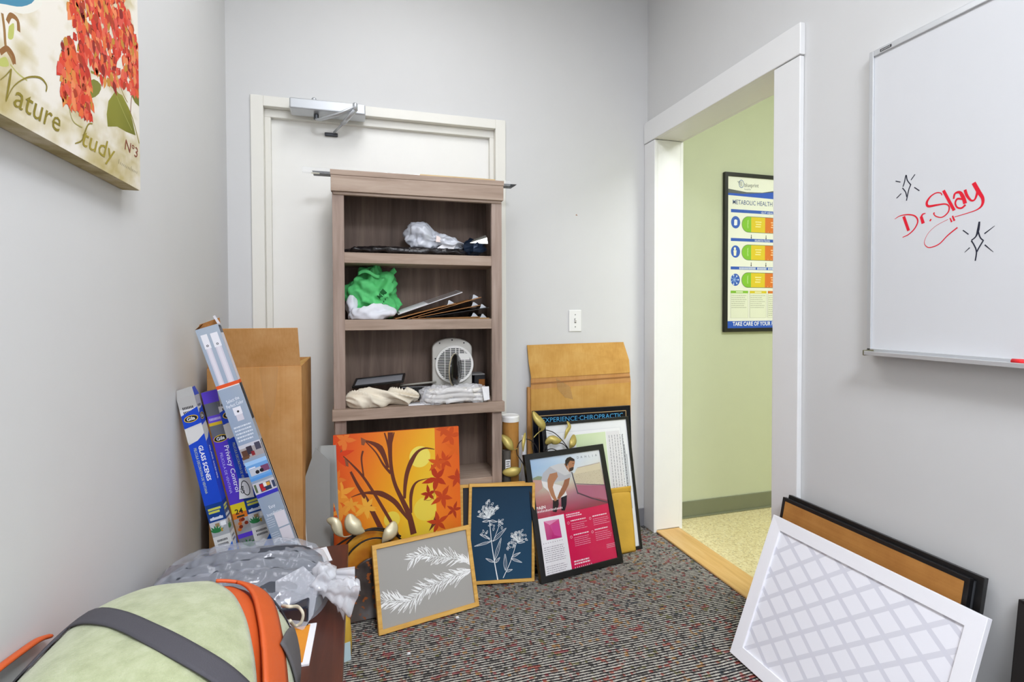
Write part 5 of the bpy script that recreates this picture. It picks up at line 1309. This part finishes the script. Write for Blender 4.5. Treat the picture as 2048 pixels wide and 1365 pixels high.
ik.textfit('Select the', (W * .2, q5[5] - .012), (W * .78, q5[5] - .008), .011, '#eef2f6'); ik.textfit('Perfect Color', (W * .12, q5[6] - .012), (W * .9, q5[6] - .008), .011, '#eef2f6')
ik.rect(W * .38, W * .68, q5[9] + .012, q5[8] + .012, '#d2ced8'); ik.rect(W * .34, W * .70, q5[8] + .008, q5[7] + .004, '#e4e3ea'); ik.ell(W * .53, q5[8] + .018, .0035, .0035, '#3a3a3e', n=12)
for j in range(5): ik.lines(W * .1, W * .92, q6[0] - .002 - j * .011, 1, 1, .005, '#d4dbe4', rng, .2)
def pane(v0, v1, base, spots):
    ik.rect(0, W, v0, v1, base)
    for (a, b_, c_, d_, col) in spots: ik.rect(W * a, W * b_, v0 + (v1 - v0) * c_, v0 + (v1 - v0) * d_, col)
pane(q6[3], q6[1] - .012, '#a8a0a0', [(0, 1, .75, 1, '#c9c9d2'), (.05, .35, .1, .6, '#5d4034'), (.3, .55, .25, .8, '#3a3440'), (.45, .6, .1, .4, '#8c2a30'), (.7, .95, .4, .9, '#4a4858'), (.0, .3, 0, .2, '#6a4a34')])
pane(q6[6], q6[4], '#6fa4dc', [(0, 1, .8, 1, '#9fc6ee'), (.1, .9, .25, .6, '#c2c6d0'), (.62, .98, .3, .62, '#7a4a6a'), (0, 1, 0, .14, '#5a98da'), (.1, .4, .62, .68, '#e8e8ee')])
ik.ell(W * .42, q6[6] + (q6[4] - q6[6]) * .38, .006, .006, '#26262c', n=14); ik.ell(W * .62, q6[6] + (q6[4] - q6[6]) * .40, .006, .006, '#26262c', n=14)
pane(q6[8] + .004, q6[6] - .008, '#c9c6cc', [(.05, .15, .3, .9, '#5c6a4c'), (.28, .78, .25, .85, '#2f3a58'), (.3, .45, .5, .8, '#b8262c'), (.46, .6, .55, .85, '#e4e0dc'), (.6, .76, .55, .8, '#d8a04a'), (.32, .5, .28, .48, '#c03038'), (.85, .98, .3, .8, '#3c4660'), (0, 1, -.1, .18, '#3c3ab4')])
ik.textfit('Easy', (W * .35, q6[9] - .002), (W * .65, q6[9]), .011, '#eef2f6'); ik.textfit('Installation', (W * .15, q6[10] - .006), (W * .85, q6[10] - .004), .011, '#eef2f6')
ik.rect(W * .45, W * .95, q6[12] - .004, q6[11] + .022, '#dcd6dc'); ik.rect(W * .45, W * .95, q6[14] - .006, q6[13] + .012, '#dcd6dc')
for vv in (q6[11] + .010, q6[13] + .004): ik.lines(W * .06, W * .42, vv, 5, .007, .0026, '#c4ccd6', rng)
clip(ik, W, H)
ik.build('print', PAPER, t, 0)
ik = Ink(); ik.rect(0, dp, 0, H - .001, '#dddde4'); ik.rect(dp * .1, dp * .9, q5[3], q5[1], '#d6d2da'); ik.rect(0, dp, q5[4], q5[3], '#e0572a'); ik.rect(0, dp, H - .028, H - .012, '#5a5e68'); ik.rect(0, dp, q5[10] - .05, q5[4] - .12, '#9a9ea6'); ik.rect(dp * .25, dp * .6, 0, q5[4] - .18, '#b2b8c2')
ik.build('side_print', PAPER, t, 0.0, Matrix.Translation((W, 0, 0)) @ Matrix.Rotation(PI / 2, 4, 'Z'))

# ------------------------------------------------------------------ dark table with bags
TZ = .45; TX0, TX1, TY0, TY1 = -.540, -.037, .62, 1.745
tt = thing('side_table', 'dark reddish brown wooden table along the left wall', 'table', (TX0, TY0, 0))
M_WAL = wood('dark_walnut', '#33170f', '#4a2418', '#5f3222', 'y', .35)
TW, TL = TX1 - TX0, TY1 - TY0
bx(0, TW, 0, TL, TZ - .03, TZ).build('tabletop', M_WAL, tt, bevel=.003)
MB().box(.03, TW - .02, .03, .05, TZ - .11, TZ - .03).box(.03, TW - .02, TL - .05, TL - .03, TZ - .11, TZ - .03).box(TW - .04, TW - .02, .05, TL - .05, TZ - .11, TZ - .03).box(.03, .05, .05, TL - .05, TZ - .11, TZ - .03).build('apron', M_WAL, tt)
for x in (.02, TW - .065):
    for y in (.02, TL - .065): bx(x, x + .045, y, y + .045, 0, TZ - .03).build('leg', M_WAL, tt, bevel=.003)
# papers on the table
t = thing('paper_sheet', 'white paper sheet at the far table corner beside the plastic bag', 'paper', mat=Matrix.Translation((-.16, 1.60, TZ + .0005)) @ Matrix.Rotation(.22, 4, 'Z'))
bx(.02, .085, .02, .12, 0, .0015).build('sheet', plain('white_paper', '#efeff2', .6), t)
bx(-.01, .045, .06, .15, .0016, .003).build('upper_sheet', plain('white_paper', '#efeff2', .6), t)
t = thing('orange_print', 'orange and white printed card lying on the table by the orange bag', 'card', mat=Matrix.Translation((-.192, 1.165, TZ + .0005)) @ Matrix.Rotation(-.03, 4, 'Z'))
bx(0, .086, 0, .15, 0, .004).build('card', plain('white_paper', '#efeff2', .6), t)
bx(.004, .072, .008, .146, .0041, .0048).build('orange_face', plain('orange_print', '#e2932c', .5, var=.15), t)

# plastic-wrapped bedding
pb = thing('plastic_wrapped_bundle', 'dark bundle in a tied clear plastic bag on the table', 'bundle', (-.30, 1.49, TZ))
def dome(a, b, rx, ry, hh, amp, fr, seed, e=3.0):
    th = a * 2 * PI; r = b
    c_, s_ = math.cos(th), math.sin(th)
    q_ = (abs(c_) ** e + abs(s_) ** e) ** (-1 / e)
    x, y = rx * q_ * c_ * r, ry * q_ * s_ * r
    z = hh * max(0, 1 - r ** 3.2) ** .45
    k = amp * (ridge((x * .3, y * 1.5, z), fr, seed) - .5) + amp * .45 * (ridge((x, y, z), fr * 2.6, seed + 3) - .5)
    f = min(1, z / (hh * .3) + .05)
    return (x, y, max(z + k * f, .001 if r > .98 else .002))
MB().grid(lambda a, b: dome(a, 1 - b, .212, .190, .090, .012, 7, 2), 64, 22, closed=True).build('dark_bedding', plain('charcoal_fabric', '#3d4048', .7, var=.15), pb, smooth=True)
MB().grid(lambda a, b: dome(a, 1 - b, .222, .205, .100, .016, 13, 7), 130, 50, closed=True).build('plastic_wrap', film('bundle_film', '#c4c8d2', .68, .10), pb, smooth=True)
M_FILM2 = film('tail_film', '#e3e5ea', .46, .12)
def tail(a, b):
    th = a * 2 * PI; s = b
    x = .195 + .085 * s; r = .014 + .024 * s ** 1.5
    f = 1 + .38 * math.sin(5 * th + 4 * s) * s
    return (x + .02 * math.sin(th) * s, -.10 - .075 * s + math.cos(th) * r * f * 1.3, .044 + .010 * math.sin(s * 3) + math.sin(th) * r * f * .8 + .01 * (ridge((x, math.cos(th) * .1, s), 12, 3) - .5))
MB().grid(tail, 40, 18, closed=True).build('bag_tail', M_FILM2, pb, smooth=True)
blob((.205, -.085, .062), (.030, .035, .030), 9, .022, 26, 40, 26, 2.0).build('knot', M_FILM2, pb, smooth=True)
def tail2(a, b):
    th = a * 2 * PI; r = .010 + .016 * b; f = 1 + .3 * math.sin(4 * th)
    return (.215 + .07 * b, -.055 - .010 * b + math.cos(th) * r * f, .060 - .01 * b + math.sin(th) * r * f * .7)
MB().grid(tail2, 30, 10, closed=True).build('bag_tail', M_FILM2, pb, smooth=True)
MB().add([(.10, -.12, .09), (.16, -.08, .10), (.20, -.11, .07), (.19, -.17, .02), (.17, -.20, .004), (.11, -.19, .03)], [(0, 1, 2, 5), (2, 3, 4, 5)]).build('bag_edge', film('edge_film', '#dfe2ea', .78, .12), pb, solid=.0008)
bx(.105, .18, -.185, -.10, .002, .050).build('black_box', plain('glossy_black_box', '#202430', .2), pb, bevel=.004)

# fleece and orange bag in the foreground
BCX, BCY, BA, BB, BH = -.335, 1.00, .205, .285, .215
fb = thing('fleece_blanket_bag', 'sage green fleece roll bag with orange side and grey strap, foreground', 'bag', (BCX, BCY, TZ))
def bag_h(x, y):
    """height of the stuffed bag above the table at local (x, y)"""
    s = (abs(x / BA) ** 2.8 + abs(y / BB) ** 2.8)
    return BH * max(0.0, 1 - s) ** .42
M_ORG = plain('orange_nylon', '#cf5a24', .55, var=.06, bump=(60, .25, .004))
g = NT('sage_fleece'); v = g.coords()
g.set(g.b.inputs['Base Color'], g.ramp(g.noise(v, 30, 5, .65), [(.3, lin('#a0a680')), (.5, lin('#aeb48e')), (.7, lin('#bbc09e'))])); g.b.inputs['Roughness'].default_value = 1.0; g.b.inputs['Specular IOR Level'].default_value = .1
g.b.inputs['Sheen Weight'].default_value = .3
g.bump(g.noise(v, 260, 3, .7), .5, .004)
M_FLE = g.m
M_STRAP = plain('charcoal_webbing', '#48464c', .75, bump=(500, .3))
def body(a, b):
    th = a * 2 * PI; c_, s_ = math.cos(th), math.sin(th); e = 2.8
    q_ = (abs(c_) ** e + abs(s_) ** e) ** (-1 / e)
    if b < .12: z = .001 + .02 * b / .12; r = .93 + .07 * b / .12
    else:
        f = (b - .12) / .88 * PI / 2; r = math.cos(f) ** .714 if f < PI / 2 - 1e-6 else 0; z = .021 + (BH - .021) * math.sin(f) ** .84
    x, y = BA * .97 * q_ * c_ * r, BB * .97 * q_ * s_ * r
    z += .008 * (ridge((x, y, z), 11, 4) - .5) * (1 if z > .03 else 0)
    return (x, y, z)
MB().grid(body, 72, 36, closed=True).build('orange_body', M_ORG, fb, smooth=True)
# fleece panel: left of a slanting seam
E0 = Vector((-.316 - BCX + .012, 1.225 - BCY)); E1 = Vector((-.180 - BCX, .99 - BCY)); ED = (E1 - E0).normalized(); EN = Vector((ED.y, -ED.x))
if EN.x > 0: EN = -EN
SEAM = smooth_path([(0.0087,0.1694),(0.0233,0.1786),(0.0836,0.1107),(0.1252,0.0315),(0.1483,-0.0362),(0.1646,-0.0978),(0.1733,-0.1553)], 8)
SEAM = [SEAM[0] + (SEAM[0] - SEAM[4]) * 1.5] + SEAM + [SEAM[-1] + (SEAM[-1] - SEAM[-4]) * 3]
def surf(x, y, lift):
    h = bag_h(x, y)
    n = Vector((h - bag_h(x + .004, y), h - bag_h(x, y + .004), .004)).normalized()
    p_ = Vector((x, y, h)) + n * lift
    return p_
def inset(x, y, lim=.985):
    s = (abs(x / BA) ** 2.8 + abs(y / BB) ** 2.8) ** (1 / 2.8)
    return (x * lim / s, y * lim / s) if s > lim else (x, y)
def fleece(u, v):
    g_ = v * (len(SEAM) - 1); i_ = min(int(g_), len(SEAM) - 2)
    q_ = SEAM[i_].lerp(SEAM[i_ + 1], g_ - i_) + EN * (u * .42)
    x, y = inset(q_.x, q_.y)
    bulge = .010 + .010 * math.sin(min(1, u * 3) * PI / 2)
    p_ = surf(x, y, bulge)
    p_.z += .003 * noise.noise(Vector((x * 14, y * 14, 3)))
    return (max(p_.x, -.206), p_.y, max(p_.z, .004))
MB().grid(fleece, 50, 60).build('fleece_panel', M_FLE, fb, smooth=True, solid=.006)
def ribbon(pts, w, lift, nu=40, twist=None):
    path = smooth_path([Vector((a, c_)) for a, c_ in pts], 10); n = len(path) - 1
    def fn(u, v):
        i = min(int(u * n), n - 1); f = u * n - i
        p_ = path[i].lerp(path[i + 1], f); d = (path[min(i + 1, n)] - path[max(i - 1, 0)]).normalized()
        q_ = p_ + Vector((-d.y, d.x)) * w * (v - .5)
        x, y = inset(q_.x, q_.y, .99)
        s_ = surf(x, y, lift); return (max(s_.x, -.211), s_.y, s_.z)
    return MB().grid(fn, nu, 6)
SP = [(-0.1572,-0.0227),(-0.1563,0.0064),(-0.1522,0.0366),(-0.1407,0.0870),(-0.0647,0.0170),(0.0141,-0.0562),(0.0767,-0.1062),(0.1303,-0.1330),(0.1728,-0.1446)]
ribbon(SP, .034, .027, 50).build('shoulder_strap', M_STRAP, fb, smooth=True, solid=.003)
SP = [(0.1397,0.1772),(0.1595,0.1709),(0.1741,0.1598),(0.1791,0.1557)]
zp = ribbon(SP, .010, .012, 24).build('zipper', plain('zipper_black', '#20242c', .5), fb, smooth=True, solid=.004)
SP = [(0.1760,0.1174),(0.1861,0.0434),(0.1903,-0.0123),(0.1933,-0.0677)]
ribbon(SP, .034, .014, 20).build('fleece_tab', M_FLE, fb, smooth=True, solid=.003)
SP = [(0.1898,0.0150),(0.2013,0.1641),(0.2208,0.1645)]
ribbon(SP, .026, .020, 16).build('buckle_strap', plain('strap_grey', '#5c5a5c', .7), fb, smooth=True, solid=.003)
q_ = [(0.1795,0.1538,0.1312),(0.1986,0.1152,0.1476),(0.2088,0.1575,0.1221),(0.2183,0.1586,0.1051),(0.2141,0.1594,0.0863),(0.2025,0.1586,0.0825),(0.1981,0.1168,0.1184)]
MB().tube(smooth_path([(a, b_, c_ + .010) for a, b_, c_ in q_], 6), .0032, 8).build('zipper_pull', plain('cord_cream', '#d9cfb8', .6), zp, smooth=True)
SP = [(0.0498,0.1813),(0.0951,0.1843),(0.1335,0.1350),(0.1624,0.0449),(0.1785,-0.0229),(0.1893,-0.0809)]
ribbon(SP, .036, .013, 40).build('orange_binding', M_ORG, fb, smooth=True, solid=.006)
t = thing('orange_strap', 'loose orange strap beside the green fleece at the left edge', 'strap', (BCX, BCY, TZ))
MB().tube(smooth_path([(-.203, -.09, .206), (-.204, -.033, .199), (-.204, -.010, .197), (-.204, .039, .189), (-.203, .088, .180), (-.20, .115, .170)], 6), .008, 8, flat=.5).build('strap', M_ORG, t, smooth=True)

for x, y, lab in ((.360, 1.985, 'tiny white paper scrap on the carpet right of the rosemary picture'), (.158, 1.822, 'tiny white paper scrap on the carpet in front of the rosemary picture')):
    t = thing('paper_scrap', lab, 'scrap', (x, y, .001), group='paper scraps on the carpet')
    MB().prism([(-.006, 0), (.007, .001), (.004, .004), (-.003, .005)], -.004, .005).build('scrap', plain('white_paper', '#efeff2', .6), t)
